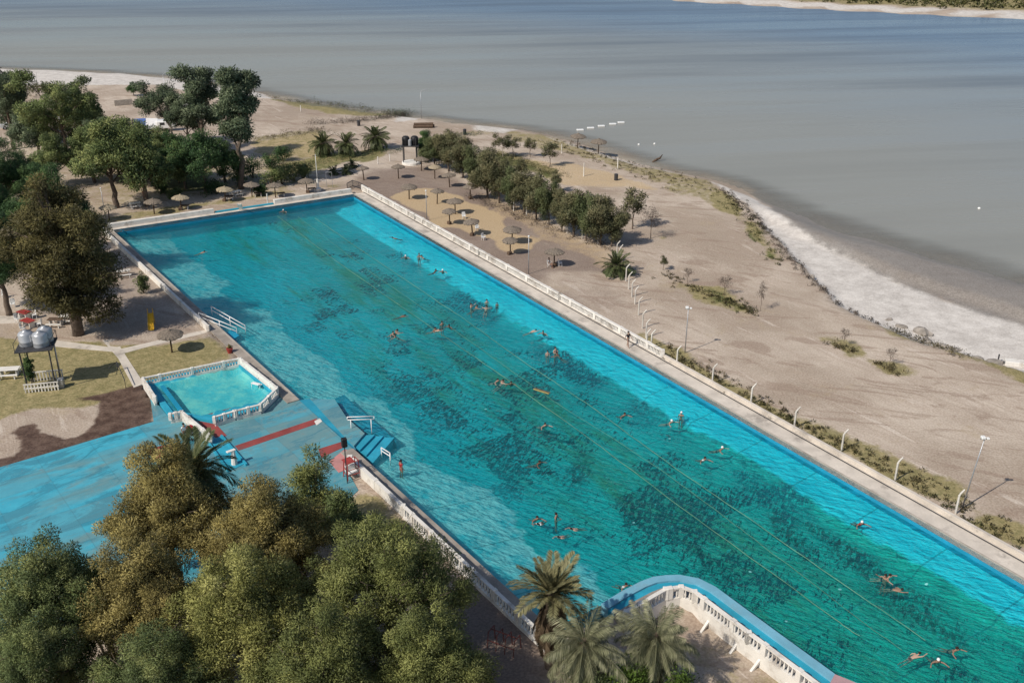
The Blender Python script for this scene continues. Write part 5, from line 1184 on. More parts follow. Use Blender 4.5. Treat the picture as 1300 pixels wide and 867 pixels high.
for i, (u, v, lb) in enumerate(((72, 413, 'dark picnic table under the huge feathery tree, left one'), (86, 409, 'picnic table with pale top in the shade of the huge feathery tree'), (158, 351, 'white table in deep tree shade beside the low white wall'), (172, 264, 'white garden table on the dry grass at the far pool edge'), (300, 249, 'pale table between two far end umbrellas'))):
    table('garden_table', P(u, v), 1.6, .8, .74, lb, 'wood' if i == 0 else 'white', .2 * i, 'garden tables in the shade')
# yellow playground slide
q = P(193, 416); t = thing('playground_slide', q, 'small yellow metal slide with a ladder under the edge of the tree shade', 'slide', None, .25)
MB().beam((0, -.95, .12), (0, .55, 1.45), .5, .05).build('chute', M['yellow'], t); mb = MB()
for x in (-.27, .27): mb.beam((x, -.95, .2), (x, .6, 1.55), .06, .16)
mb.build('side_rail', M['yellow'], t); mb = MB()
for x in (-.25, .25): mb.tube([(x, 1.1, 0), (x, .6, 1.5), (x, .5, 2.0)], .035, 6)
for j in range(5): mb.tube([(-.25, 1.03 - .1 * j, .25 + .28 * j), (.25, 1.03 - .1 * j, .25 + .28 * j)], .03, 5)
mb.build('ladder', M['yellow'], t)
# low pipe rail by the path, red bucket by the wall
rails('pipe_rail', P(160, 493), [[P(160, 493), P(160, 493) + Vector((0, 0, .9)), P(150, 470) + Vector((0, 0, .9)), P(140, 478) + Vector((0, 0, .9))], [P(150, 470), P(150, 470) + Vector((0, 0, .9))]], .04, 'bent dark pipe rail beside the garden path', 'rail', 'dark_metal')
t = thing('flower_pot', P(292, 448), 'reddish clay pot at the end of the low white wall', 'pot'); MB().lathe([(.2, 0), (.32, .45), (.34, .5), (.28, .5)], 12).build('pot', M['red'], t)
bush('pot_plant', P(292, 448) + Vector((0, 0, .45)), .25, .4, 510, 'lf_brown', 'dry plant in the reddish clay pot', None, 10, 30, .12, .05, cat='plant')
bush('small_tree', P(183, 372), .9, 3.2, 511, 'lf_green', 'small leafy tree in the shade next to the low white wall', None, 40, 60, .18, .08, cat='tree')
# climbing frame near the bottom edge
q = G(640, 822, 0); t = thing('climbing_hoops', q, 'rusty red playground frame of thin hoops on the shaded bare soil', 'playground', None, -.5); mb = MB()
for k in range(4): mb.tube([(-.9 + k * .6, -.5, 0), (-.9 + k * .6, -.35, 1.1), (-.9 + k * .6, .35, 1.1), (-.9 + k * .6, .5, 0)], .035, 6)
mb.build('hoops', M['rust'], t); MB().tube([(-.95, 0, 1.1), (.95, 0, 1.1)], .035, 6).tube([(-.95, -.42, .55), (.95, -.42, .55)], .03, 6).build('cross_bar', M['rust'], t)

# ------------------------------------------------------------------ beyond the pool
q = P(522, 208); t = thing('tank_stand', q, 'four legged stand carrying dark water tanks over a round white base', 'water tower'); h = hgt(522, 208, 184)
lg = MB().tube([(0, 0, 0), (0, 0, h + 1.2)], .08, 6).mesh('leg', M['dark_metal'])
for x, y in ((-1.2, -.7), (1.0, -.7), (-1.2, .8), (1.0, .8)): put('leg', lg, t).location = (x, y, 0)
MB().lathe([(1.6, -.2), (1.55, .35), (1.45, .4)], 20).build('base', M['white'], t); MB().box((0, 0, h - .1), (2.9, 1.9, .15)).build('platform', M['dark_metal'], t)
tk = MB().lathe([(.62, 0), (.66, .1), (.62, .6), (.66, .7), (.62, 1.25), (.4, 1.45), (.15, 1.5)], 14).mesh('water_tank', M['black'], True)
for x, y in ((-.75, 0), (.72, .1)): put('water_tank', tk, t).location = (x, y, h)
MB().lathe([(.3, 0), (.3, .9), (.1, 1.05)], 10).build('pale_drum', M['tank'], t).location = (0, -.55, h)
t = thing('log_pile', P(537, 163), 'low pile of brown logs on the sand near the tall street lamp', 'log pile'); 
lg = MB().tube([(-1.9, 0, .3), (1.9, .3, .3)], .28, 8).mesh('log', M['wood'])
for x, y, z in ((0, 0, 0), (.3, .5, 0), (.1, .25, .42)): put('log', lg, t).location = (x, y, z)
def drum(loc, label): t = thing('bin', loc, label, 'bin'); MB().lathe([(.3, 0), (.32, .05), (.3, .5), (.32, .55), (.3, .95)], 12).build('barrel', M['dark_metal'], t); MB().lathe([(.33, .93), (.33, 1.0), (.2, 1.06)], 12).build('rim', M['dark_metal'], t)
drum(P(455.5, 160), 'dark bin alone on the sand below the brushy bank'); drum(P(590, 171), 'dark bin near the lake edge beyond the tree row'); drum(P(782, 229), 'dark bin on the pale sand behind the tree row')
# brushy dark bank and other scrub
def scrub(name, line, wdt, h_, leaf, n, seed, label=None, ln=.22, wd=.06):
    rg = random.Random(seed); q = [P(u, v) for u, v in line]; cl = []
    seg = [(b - a).length for a, b in zip(q, q[1:])]; tot = sum(seg)
    for _ in range(n):
        k = rg.choices(range(len(seg)), seg)[0]; a = q[k].lerp(q[k + 1], rg.random()); x = a.x + rg.gauss(0, wdt); y = a.y + rg.gauss(0, wdt)
        cl.append((x, y, gz(x, y) + h_ * rg.uniform(0, .5), h_ * rg.uniform(.6, 1.8)))
    o = put(name, leaf_mesh(name, cl, 26, ln, wd, M[leaf], seed, 0, .5)); o['kind'] = 'stuff'; return o
scrub('brush_bank', [(395, 158), (430, 157), (470, 152), (505, 148), (516, 145)], .7, .9, 'lf_bare', 260, 600)
scrub('brush_bank', [(480, 152), (505, 147), (516, 144)], .8, 1.2, 'lf_dark', 60, 601)
scrub('dune_scrub', [(630, 195), (660, 208), (705, 225)], 1.4, .6, 'lf_scrub', 150, 602); scrub('dune_scrub', [(350, 125), (420, 132), (510, 145)], 1.6, .5, 'lf_scrub', 160, 603)
scrub('verge_scrub', [(345, 215), (400, 207), (470, 196), (502, 193)], 1.0, .55, 'lf_green', 190, 604); scrub('verge_scrub', [(535, 180), (570, 175), (608, 170)], .5, .6, 'lf_dark', 70, 605)
scrub('shore_scrub', [(700, 180), (760, 200), (830, 222), (900, 242)], 2.0, .2, 'lf_dry', 190, 606); scrub('shore_scrub', [(905, 240), (945, 275), (975, 310), (990, 335)], .9, .2, 'lf_scrub', 120, 607)
scrub('shore_brush', [(915, 240), (960, 277), (990, 312), (1025, 352), (1065, 386), (1110, 408)], .5, .2, 'lf_bare', 190, 608); scrub('shore_scrub', [(1130, 415), (1180, 436), (1225, 455)], .6, .4, 'lf_dry', 60, 609)
scrub('kerb_scrub', [(838, 440), (880, 465), (950, 502), (1010, 535), (1080, 568), (1150, 605), (1300, 690)], .7, .15, 'lf_dry', 210, 610); scrub('kerb_scrub', [(845, 448), (890, 476), (960, 511), (1030, 550), (1120, 596), (1300, 700)], .5, .16, 'lf_scrub', 130, 611)
scrub('weed_patch', [(838, 348), (870, 362), (905, 378), (955, 398)], .6, .14, 'lf_dry', 80, 612); scrub('weed_patch', [(905, 374), (930, 384), (958, 397)], .5, .14, 'lf_scrub', 50, 613); scrub('weed_patch', [(1058, 438), (1085, 447)], .4, .22, 'lf_dry', 26, 614); scrub('weed_patch', [(1115, 462), (1140, 475)], .4, .22, 'lf_dry', 26, 615)
scrub('sand_scrub', [(330, 178), (400, 166), (420, 170)], 1.4, .45, 'lf_dry', 110, 616); scrub('row_scrub', [(600, 250), (650, 270), (720, 300), (775, 316)], .8, .5, 'lf_bare', 150, 617)
# far shore woods, one mass at 400 m
rg = random.Random(77); cl = []
for _ in range(900):
    t_ = rg.random(); a = Vector(FARP[1]).lerp(Vector(FARP[-1]), t_); b = rg.uniform(16, 120); x = a.x + b * .35 + rg.gauss(0, 5); y = a.y + b
    cl.append((x, y, gz(x, y) + rg.uniform(.2, .8), rg.uniform(.5, 1.3)))
put('far_scrub', leaf_mesh('far_scrub', cl, 16, 1.2, .6, M['lf_scrub'], 620, 0, .4))['kind'] = 'stuff'
# rocks, driftwood, floats
def rock(name, loc, r, seed, label, group, mat='rock', sc_=(1, 1, .6)):
    rg = random.Random(seed); import bmesh as _b; bm = _b.new(); _b.ops.create_icosphere(bm, subdivisions=2, radius=1)
    for v in bm.verts: k = 1 + .28 * math.sin(v.co.x * 3 + seed) * math.cos(v.co.y * 2.6 + seed * 2) + rg.uniform(-.1, .1); v.co = Vector((v.co.x * r * sc_[0] * k, v.co.y * r * sc_[1] * k, v.co.z * r * sc_[2] * k))
    me = bpy.data.meshes.new(name); bm.to_mesh(me); bm.free(); me.materials.append(M[mat]); o = put(name, me); o.location = loc; o.rotation_euler = (0, 0, rg.random() * 6); return tag(o, label, 'rock', group)
for i, (u, v, r, lb) in enumerate(((1129, 406, .38, 'small dark stone at the start of the stony lake bank'), (1145, 415, .5, 'flat dark stone next to the largest rock on the bank'), (1171, 423, 1.0, 'largest pale rock on the lake bank'), (1177, 432, .6, 'dark stone just below the largest pale rock'), (1196, 438, .7, 'long flat stone on the bank right of the largest rock'), (1210, 441, .6, 'grey stone midway between the largest rock and the drain'), (1262, 457, .7, 'dark stone touching the concrete drain'), (1243, 452, .5, 'low stone left of the concrete drain'), (1045, 365, .4, 'small dark stone at the foot of the bank under the salt flat'), (1030, 350, .4, 'small stone on the bank at the bend of the shore'))):
    rock('rock', P(u, v), r, 700 + i, lb, 'stones along the lake bank', 'rock', (1.3, .8, .6))
q = P(1284, 461); t = thing('drain_outlet', q, 'pale concrete drain outlet at the right edge of the salt flat', 'drain', None, -.3); MB().box((.3, 0, .25), (1.8, .9, .5), 0, .04).build('slab', M['white'], t); MB().box((-1.2, .2, .3), (.12, .12, 1.2)).box((-.5, .1, .1), (1.4, .3, .25)).build('pipe_support', M['dark_metal'], t)
t = thing('driftwood', G(835, 205, LZ), 'dark piece of driftwood lying at the lake edge', 'driftwood'); MB().tube([(-1.0, -.5, 0), (-.3, 0, .25), (.4, .3, .5), (.9, .8, 1.0)], [.12, .2, .17, .05], 6).build('log', M['wood'], t, True); MB().tube([(-.3, 0, .2), (-.1, -.4, .7)], [.1, .03], 5).build('branch', M['wood'], t)
for i, (u, v) in enumerate(((736.5, 165.5), (750, 163), (763.5, 160.5), (778, 158), (788.5, 156))):
    o = MB().box((0, 0, .05), (1.4, .8, .28), .1, .08).build('float', M['plastic']); o.location = G(u, v, LZ + .05); tag(o, f'{ORD[i]} white float in the line on the lake, counted from the shore', 'float', 'line of white floats on the lake')
for i, (u, v) in enumerate(((811, 184), (831, 183), (1243, 265))):
    o = MB().lathe([(.05, -.12), (.2, -.08), (.23, .05), (.15, .18), (.03, .22)], 10).build('buoy', M['plastic']); o.location = G(u, v, LZ); tag(o, ['white buoy left of a pair off the umbrellas', 'white buoy right of a pair off the umbrellas', 'lone white buoy far out at the right'][i], 'buoy', 'white buoys on the lake')
# parked cars, tent, pale fence at the far left
def car(loc, rz, label, mat):
    t = thing('parked_car', loc, label, 'car', 'cars parked behind the left trees', rz); prof = [(-2.1, .35), (-2.15, .75), (-1.95, .92), (-1.2, .98), (-.6, 1.42), (.9, 1.45), (1.75, 1.0), (2.1, .92), (2.15, .35)]
    n = len(prof); vs = []
    for y, k in ((-.82, 1), (.82, 1)): vs += [(x, y * (.86 if z > 1.2 else 1), z) for x, z in prof]
    MB().add(vs, [tuple(range(n)), tuple(range(2 * n - 1, n - 1, -1))] + [(i, n + i, n + (i + 1) % n, (i + 1) % n) for i in range(n)]).build('body', M[mat], t)
    MB().box((.15, 0, 1.2), (1.7, 1.58, .34), 0, .08).build('window', M['glass'], t)
    for x in (-1.35, 1.35):
        for y in (-.8, .8):
            w_ = put('wheel', MB().tube([(0, -.1, 0), (0, .1, 0)], .33, 14).mesh('wheel', M['tyre']), t); w_.location = (x, y, .33); r_ = put('rim', MB().tube([(0, -.112, 0), (0, .112, 0)], .19, 10).mesh('rim', M['grey_metal']), w_)
    for y in (-.6, .6): put('headlight', MB().box((-2.13, y, .72), (.08, .3, .14), 0, .03).mesh('headlight', M['plastic']), t)
car(P(16, 163), .5, 'white parked car at the far left edge under grey green trees', 'car_white'); car(P(79, 152), .2, 'white parked car half hidden behind the spreading gum tree', 'car_white')
q = P(187, 163); t = thing('tent', q, 'blue and white tarpaulin tent glimpsed between the far trees', 'tent', None, .1)
MB().add([(-3.4, -2, 0), (0, -2, 0), (0, 2, 0), (-3.4, 2, 0), (-3.0, 0, 2.6), (0, 0, 2.7)], [(0, 1, 5, 4), (2, 3, 4, 5), (0, 4, 3), (1, 2, 5)]).build('blue_half', M['blue_tarp'], t); MB().add([(.01, -2, 0), (3.6, -2, 0), (3.6, 2, 0), (.01, 2, 0), (.01, 0, 2.71), (3.2, 0, 2.6)], [(0, 1, 5, 4), (2, 3, 4, 5), (0, 4, 3), (1, 2, 5)]).build('white_half', M['white_tarp'], t); t.scale = (.72,) * 3
q = P(146, 135); t = thing('pale_fence', q, 'weathered grey picket fence on the far sand', 'fence'); pk = MB().box((0, 0, .6), (.12, .06, 1.3)).mesh('picket', M['concrete']); L = (P(168, 133) - q)
for j in range(24): o = put('picket', pk, t); o.location = L * j / 23
MB().beam(Vector((0, 0, .9)), L + Vector((0, 0, .9)), .05, .1).build('rail', M['concrete'], t)
q = P(212, 166); t = thing('caravan', q, 'small white camping trailer behind the bent white trunk', 'trailer', None, .2); MB().box((0, 0, 1.25), (3.6, 1.9, 1.7), 0, .3).build('body', M['car_white'], t); MB().box((-.6, -.96, 1.5), (.9, .03, .5), 0, .01).box((.8, -.96, 1.5), (.7, .03, .5), 0, .01).build('window', M['glass'], t)
for y in (-.8, .8): put('wheel', MB().tube([(0, y - .1, .33), (0, y + .1, .33)], .33, 12).mesh('wheel', M['tyre']), t)
# ------------------------------------------------------------------ people
SKIN = {k: NT('skin_' + k).base(c, .6, .3) for k, c in dict(tan=(.29, .175, .125), pale=(.42, .28, .215), brown=(.17, .095, .065)).items()}
CL = {k: worn('cloth_' + k, c, .85, .12, 8) for k, c in dict(red=(.38, .03, .035), black=(.018, .018, .022), white=(.72, .72, .72), blue=(.04, .09, .28), pink=(.55, .2, .24), green=(.05, .2, .1), grey=(.2, .2, .21), yellow=(.36, .27, .09)).items()}
HAIR = {k: NT('hair_' + k).base(c, .7, .3) for k, c in dict(dark=(.018, .012, .009), brown=(.07, .04, .022), white=(.75, .75, .75), blond=(.3, .2, .1)).items()}
def skin_mesh(name, J, E_, root=0, sub=1):
    me = bpy.data.meshes.new(name); me.from_pydata([j[0] for j in J], E_, []); o = bpy.data.objects.new(name, me); C.objects.link(o)
    md = o.modifiers.new('skin', 'SKIN'); md.use_smooth_shade = True
    if not me.skin_vertices: me.attributes.new('x', 'FLOAT', 'POINT')
    for i, j in enumerate(J):
        sv = me.skin_vertices[0].data[i]; r = j[1]; sv.radius = (r, r) if not isinstance(r, tuple) else r; sv.use_root = (i == root)
    s2 = o.modifiers.new('sub', 'SUBSURF'); s2.levels = sub; s2.render_levels = sub
    dg = bpy.context.evaluated_depsgraph_get(); out = bpy.data.meshes.new_from_object(o.evaluated_get(dg)); out.name = name
    bpy.data.objects.remove(o); return out
def pose(kind):
    """joint positions for one pose; feet at z = 0 (prone: body line at z = 0), facing -Y"""
    J = {}
    if kind == 'float':
        J.update(pel=(0, .35, -.02), che=(0, 0, 0), nec=(0, -.22, .03), hea=(0, -.36, .07), top=(0, -.45, .12))
        for s_, n in ((-1, 'l'), (1, 'r')):
            J.update({n + 'sh': (s_ * .18, -.17, .02), n + 'el': (s_ * .30, -.42 if s_ < 0 else .05, .03), n + 'wr': (s_ * .24, -.68 if s_ < 0 else .28, 0), n + 'hi': (s_ * .095, .40, -.02), n + 'kn': (s_ * .12, .82, -.06), n + 'an': (s_ * .13, 1.2, -.04), n + 'to': (s_ * .13, 1.38, -.08)})
        return J
    if kind == 'sit':
        J.update(pel=(0, 0, .5), che=(0, .05, .84), nec=(0, .04, 1.03), hea=(0, 0, 1.13), top=(0, -.01, 1.26))
        for s_, n in ((-1, 'l'), (1, 'r')):
            J.update({n + 'sh': (s_ * .18, .05, .98), n + 'el': (s_ * .25, .0, .72), n + 'wr': (s_ * .18, -.24, .62), n + 'hi': (s_ * .1, -.03, .48), n + 'kn': (s_ * .13, -.43, .5), n + 'an': (s_ * .13, -.42, .09), n + 'to': (s_ * .13, -.6, .05)})
        return J
    if kind == 'wade':                          # swimming low in the water: arms out at the surface, legs trailing below
        J.update(pel=(0, .24, 1.06), che=(0, .02, 1.28), nec=(0, -.12, 1.43), hea=(0, -.19, 1.53), top=(0, -.17, 1.67))
        for s_, n in ((-1, 'l'), (1, 'r')):
            J.update({n + 'sh': (s_ * .18, -.08, 1.37), n + 'el': (s_ * .38, -.16, 1.34), n + 'wr': (s_ * .50, -.38, 1.33), n + 'hi': (s_ * .095, .28, 1.03), n + 'kn': (s_ * .13, .62, .86), n + 'an': (s_ * .15, .98, .74), n + 'to': (s_ * .15, 1.12, .66)})
        return J
    w_ = .17 if kind == 'walk' else .02; dz = 0
    J.update(pel=(0, 0, .95), che=(0, .01, 1.27), nec=(0, 0, 1.46), hea=(0, -.025, 1.56), top=(0, -.02, 1.70))
    for s_, n in ((-1, 'l'), (1, 'r')):
        k = s_ * w_
        arm = {'walk': ((s_ * .25, -k * .6 + .03, 1.15), (s_ * .26, -k * 1.4 - .05, .93)), 'wade': ((s_ * .36, -.06, 1.2), (s_ * .40, -.32, 1.08)),
               'reach': ((s_ * .34, -.12, 1.34), (s_ * .42, -.32, 1.52)), 'hold': ((s_ * .27, -.08, 1.16), (s_ * .10, -.30, 1.22)), 'stand': ((s_ * .26, .03, 1.15), (s_ * .25, -.08, .92))}[kind]
        J.update({n + 'sh': (s_ * .18, .01, 1.41), n + 'el': arm[0], n + 'wr': arm[1], n + 'hi': (s_ * .1, 0, .91), n + 'kn': (s_ * .11, k * .7 - .03, .5), n + 'an': (s_ * .11, k * 1.5 + .03, .085), n + 'to': (s_ * .12, k * 1.5 - .14, .035)})
    return J
RAD = dict(pel=.135, che=.135, nec=.055, hea=.088, top=.07, sh=.058, el=.042, wr=.029, hi=.092, kn=.058, an=.038, to=.034)
def person_meshes(kind):
    J = pose(kind); V = []; E_ = []; idx = {}
    def add(n, p, r, par=None):
        idx[n] = len(V); V.append((p, r))
        if par: E_.append((idx[par], idx[n]))
    add('pel', J['pel'], (.15, .11)); add('mid', tuple((Vector(J['pel']) + Vector(J['che'])) / 2), (.135, .1), 'pel'); add('che', J['che'], (.155, .11), 'mid'); add('nec', J['nec'], .055, 'che'); add('hea', J['hea'], .092, 'nec'); add('top', J['top'], .068, 'hea')
    h = Vector(J['hea']); fw = Vector((0, -1, 0)) if kind != 'float' else Vector((0, -.6, -.5))
    add('nose', tuple(h + fw * .115 + Vector((0, 0, .03))), .016, 'hea')
    for s_, n in ((-1, 'l'), (1, 'r')):
        add(n + 'sh', J[n + 'sh'], RAD['sh'], 'che'); add(n + 'el', J[n + 'el'], RAD['el'], n + 'sh'); add(n + 'wr', J[n + 'wr'], RAD['wr'], n + 'el')
        d = (Vector(J[n + 'wr']) - Vector(J[n + 'el'])).normalized(); a = Vector(J[n + 'wr']); side = Vector((s_, 0, 0)) if abs(d.x) < .8 else Vector((0, 1, 0)); side = (side - d * side.dot(d)).normalized()
        add(n + 'pa', tuple(a + d * .07), .034, n + 'wr')
        for f_, (o_, l_) in enumerate(((-.028, .075), (-.009, .085), (.010, .08), (.028, .062))): add(f'{n}f{f_}', tuple(a + d * (.09 + l_) + side * o_ * 1.3), .009, n + 'pa')
        add(n + 'th', tuple(a + d * .09 - side * .062), .010, n + 'pa')
        add(n + 'hi', J[n + 'hi'], RAD['hi'], 'pel'); add(n + 'kn', J[n + 'kn'], RAD['kn'], n + 'hi'); add(n + 'an', J[n + 'an'], RAD['an'], n + 'kn'); add(n + 'to', J[n + 'to'], RAD['to'], n + 'an')
    body = skin_mesh('body_' + kind, V, E_)
    # trunks
    def lerp(a, b, t): return tuple(Vector(J[a]).lerp(Vector(J[b]), t))
    W = [(J['pel'], (.165, .125)), (lerp('pel', 'che', .22), (.155, .115)), (J['lhi'], .108), (lerp('lhi', 'lkn', .42), .094), (J['rhi'], .108), (lerp('rhi', 'rkn', .42), .094)]
    trunks = skin_mesh('trunks_' + kind, W, [(0, 1), (0, 2), (2, 3), (0, 4), (4, 5)])
    S = [(lerp('pel', 'che', .1), (.158, .115)), (lerp('pel', 'che', .5), (.15, .112)), (J['che'], (.168, .122)), (lerp('che', 'nec', .55), (.11, .085)), (lerp('lsh', 'lel', .5), .062), (J['lsh'], .072), (lerp('rsh', 'rel', .5), .062), (J['rsh'], .072)]
    shirt = skin_mesh('shirt_' + kind, S, [(0, 1), (1, 2), (2, 3), (2, 5), (5, 4), (2, 7), (7, 6)])
    hd = Vector(J['top']).lerp(h, .42) - fw * .022
    hv = MB(); n = 12; vs = []
    for i in range(6):
        th = i / 5 * 1.75
        for k in range(n): a = 2 * math.pi * k / n; vs.append(tuple(hd + Vector((.102 * math.sin(th) * math.cos(a), .112 * math.sin(th) * math.sin(a) + .012, .118 * math.cos(th)))))
    hv.add(vs, [(i * n + k, i * n + (k + 1) % n, (i + 1) * n + (k + 1) % n, (i + 1) * n + k) for i in range(5) for k in range(n)])
    return body, trunks, shirt, hv.mesh('hair_' + kind, None, True)
PM = {}
def person(loc, kind, label, skin='tan', bottom='black', top=None, hair='dark', rz=0.0, scale=1.0, group='swimmers in the big pool', cat='person'):
    if kind not in PM: PM[kind] = person_meshes(kind)
    b, tr, sh, hr = PM[kind]; t = thing('person', loc, label, cat, group, rz); t.scale = (scale,) * 3
    if kind == 'float': t.scale = (scale * .88,) * 3; t.rotation_euler = (R(-17), 0, rz)
    for nm_, me, mt in (('body', b, SKIN[skin]), ('swim_trunks' if top is None else 'trousers', tr, CL[bottom]), ('shirt', sh, CL[top] if top else None), ('swim_cap' if hair == 'white' else 'hair', hr, HAIR[hair])):
        if mt is None: continue
        if not me.materials: me.materials.append(mt)
        o = put(nm_, me, t); o.material_slots[0].link = 'OBJECT'; o.material_slots[0].material = mt
    return t
def swim(u, v, kind, label, deep=1.33, **k):
    if kind == 'float': q = G(u, v, WZ + .02)
    else:
        q = G(u, v, WZ + .2); q.z = WZ - deep * k.get('scale', 1)
    return person(q, kind, label, **k)
swim(257, 321, 'float', 'person floating flat in the far left part of the pool with yellow swimwear', bottom='yellow', rz=1.6)
swim(360, 267, 'wade', 'lone swimmer close to the far wall of the pool', hair='white')
swim(501, 303, 'float', 'swimmer lying flat nearest the far right corner of the pool', rz=-1.2)
swim(515, 325, 'wade', 'white capped swimmer beside a standing pair near the right slope', hair='white')
swim(532, 323, 'stand', 'left of two bathers standing together at the edge of the right slope', rz=.4, deep=1.38); swim(536.5, 325, 'wade', 'right of two bathers standing together at the edge of the right slope', skin='pale', rz=-.8)
swim(552, 343, 'wade', 'dark haired bather left of the pair below the standing two', skin='brown', rz=1); swim(562, 343, 'wade', 'white capped bather right of the pair below the standing two', hair='white')
swim(598, 387, 'reach', 'bather with raised arms at the left of the cluster on the right slope', skin='pale', rz=1.2); swim(604, 389, 'wade', 'bather just right of the one with raised arms', rz=2)
swim(618, 382, 'hold', 'upper bather of the close pair in the right slope cluster', skin='pale', rz=.3); swim(617, 390, 'wade', 'lower bather of the close pair in the right slope cluster', skin='pale', rz=3); swim(631, 386, 'stand', 'dark child standing at the right of the right slope cluster', skin='brown', scale=.75, deep=1.2)
swim(511, 402, 'float', 'dark clothed swimmer lying flat beside the left lane rope', bottom='black', skin='brown', rz=1.5)
swim(498, 422, 'wade', 'left bather of the knot of three left of the lane rope', skin='pale', rz=.7); swim(503, 420, 'wade', 'back bather of the knot of three left of the lane rope', rz=2.4); swim(502, 425, 'wade', 'front bather of the knot of three left of the lane rope', skin='pale', rz=-1.4)
swim(561, 410, 'stand', 'upright bather left of the pair at the middle lane rope', rz=.5); swim(571, 413, 'wade', 'dark bather right of the pair at the middle lane rope', skin='brown', rz=-.5); swim(555, 420, 'float', 'bather lying across the left lane rope', rz=1.4, skin='pale'); swim(551, 417, 'wade', 'bather next to the one lying across the left lane rope', rz=1)
swim(677, 421, 'float', 'pale swimmer with outstretched arm below the right slope', skin='pale', rz=1.7, bottom='white'); swim(690, 421, 'wade', 'bather at the edge of the right slope beside the pale swimmer', rz=-.3)
swim(695, 449, 'stand', 'small child standing beside an adult right of the lane ropes', scale=.8, deep=1.05, skin='pale'); swim(705, 446, 'hold', 'adult holding a child right of the lane ropes', deep=1.05, bottom='red', skin='pale', rz=.5); swim(708.5, 449, 'wade', 'bather pressed against the adult holding a child', rz=-2)
swim(630.5, 482, 'wade', 'upper left bather of the pair on the left lane rope', skin='pale', rz=.8); swim(637, 484, 'wade', 'lower right bather of the pair on the left lane rope', skin='pale', rz=2.2); swim(649, 485, 'wade', 'dark haired bather alone on the left lane rope near the pair', skin='brown')
t = thing('swim_float', G(688, 496, WZ + .06), 'long tan and yellow striped float lying between the lane ropes', 'float', None, -.6); MB().tube([(-.85, -.12, -.02), (.85, -.12, -.02)], .055, 8).build('stripe', CL['yellow'], t); MB().tube([(-.85, .12, -.02), (.85, .12, -.02)], .055, 8).build('stripe', M['wood'], t)
swim(691, 538, 'wade', 'pale bather alone in the middle of the pool below the lane rope', skin='pale', rz=.5); swim(683, 586, 'wade', 'dark bather alone halfway between the pale bather and the group of five', skin='brown', rz=1)
swim(792, 525, 'wade', 'dark haired bather alone right of the ropes', rz=.4); swim(851, 534, 'wade', 'lower white capped swimmer of the capped pair at the right slope', hair='white', skin='pale', rz=.8); swim(865, 525, 'stand', 'upper white capped swimmer of the capped pair at the right slope', hair='white', skin='tan', rz=-.4, deep=1.32)
swim(894, 581, 'wade', 'dark haired bather with pale shirt left of a white capped one', rz=.3, top='white'); swim(915, 568, 'wade', 'white capped swimmer right of the dark haired bather', hair='white', rz=.9)
swim(681, 656, 'wade', 'leftmost bather of the group of five in front of the near palms', skin='tan', rz=.4, bottom='red'); swim(685, 665, 'float', 'bather in a white shirt at the lower left of the group of five', top='white', rz=-.5); swim(706, 654, 'hold', 'upper right bather of the group of five carrying a pale bundle', rz=1.2, deep=1.3)
swim(712, 682, 'float', 'pale bather floating on the back at the bottom of the group of five', skin='pale', rz=-.75, bottom='pink'); swim(729, 672, 'float', 'bather in black trunks at the right of the group of five', skin='pale', rz=-1.0, bottom='black')
swim(793, 741, 'wade', 'lone bather in white near the curved pool rim', top='white', rz=.6)
swim(1093, 662, 'wade', 'white capped bather in a red top at the right slope', hair='white', top='red', rz=.2); swim(1127, 730, 'wade', 'reddish pair mate on the left in the dark algae patch', skin='pale', rz=1); swim(1124, 731.5, 'reach', 'bather raising an arm in the dark algae patch', skin='tan', rz=-1); swim(1139, 749, 'float', 'dark haired bather swimming below the dark algae pair', rz=1.1, skin='tan')
swim(1162, 833, 'float', 'pale swimmer stretched out near the bottom right corner of the pool', skin='pale', rz=1.9, bottom='red'); swim(1190, 836, 'wade', 'white capped head near the bottom right corner of the pool', hair='white'); swim(1212, 822, 'wade', 'dark haired bather farthest into the bottom right corner', rz=.6)
q = G(509, 590, 0); q.z = -1.25
person(q, 'stand', 'person in a red swimsuit standing in the shallows below the blue steps', bottom='red', top='red', rz=2.2)
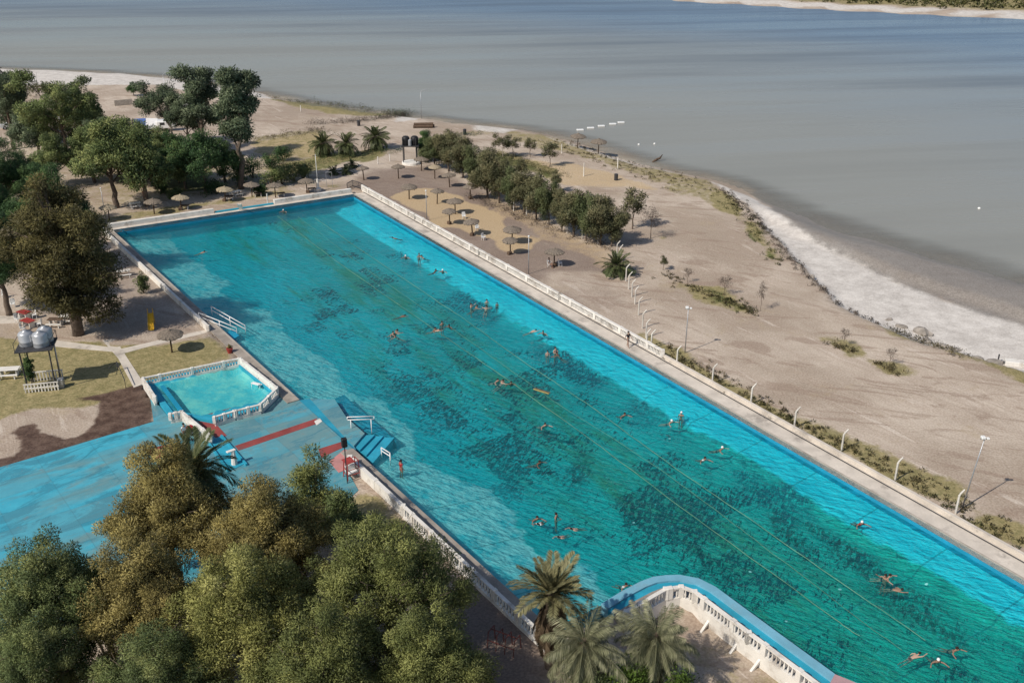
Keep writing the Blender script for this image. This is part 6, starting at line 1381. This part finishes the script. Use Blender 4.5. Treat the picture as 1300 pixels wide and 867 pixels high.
q = on(FR, RB, (91.9 - FR.y) / (RB.y - FR.y) * 1.0); q = G(797, 440.5, DK)
person(q, 'walk', 'person in black shirt and shorts walking along the right pool deck', top='black', bottom='grey', rz=.6, group='people on land')
q = G(236, 560, SD); person(q, 'stand', 'person in white shirt and dark trousers standing beside the slanting white wall', top='white', bottom='black', rz=1.0, group='people on land')
q = P(697, 340); person(q, 'sit', 'seated person in white beside the umbrella nearest the bent fence', top='white', bottom='white', rz=1.2, group='people on land'); chair(P(697.5, 338.8), 1.2, 'white chair under the seated person in white', 'white chairs on the sand')
person(P(184, 255), 'stand', 'person in dark red clothes beside the pale stemmed tree', top='red', bottom='red', rz=.2, group='people on land')
t = thing('pram', G(245, 556, SD), 'dark pram with a hood parked by the slanting white wall', 'pram', None, .8)
MB().add([(-.3, -.4, .45), (.3, -.4, .45), (.3, .4, .45), (-.3, .4, .45), (-.36, -.5, .75), (.36, -.5, .75), (.36, .5, .75), (-.36, .5, .75)], [(3, 2, 1, 0), (4, 5, 6, 7), (0, 1, 5, 4), (1, 2, 6, 5), (2, 3, 7, 6), (3, 0, 4, 7)]).build('basket', CL['black'], t); MB().box((0, .3, .9), (.66, .5, .35), 0, .14).build('hood', CL['red'], t)
wh = MB().tube([(-.03, 0, 0), (.03, 0, 0)], .14, 12).mesh('wheel', M['tyre'])
for x in (-.3, .3):
    for y in (-.38, .38): put('wheel', wh, t).location = (x, y, .14)
MB().tube([(-.28, -.45, .7), (-.28, -.85, 1.05), (.28, -.85, 1.05), (.28, -.45, .7)], .02, 6).build('handle', M['grey_metal'], t)
for i, (u, v, lb) in enumerate(((235, 266, 'dark low table under the pale far end umbrella midway'), (292, 254, 'dark low table under the umbrella nearest the white slide board'), (328, 250, 'dark low table beside the far end umbrella in the shade'), (396, 244, 'dark low table between the flagpole and its umbrella'), (357, 250, 'dark low table beside the umbrella by the white post'))):
    table('low_table', P(u, v), 1.2, .7, .6, lb, 'wood', .1 * i, 'dark tables under the far end umbrellas', False)
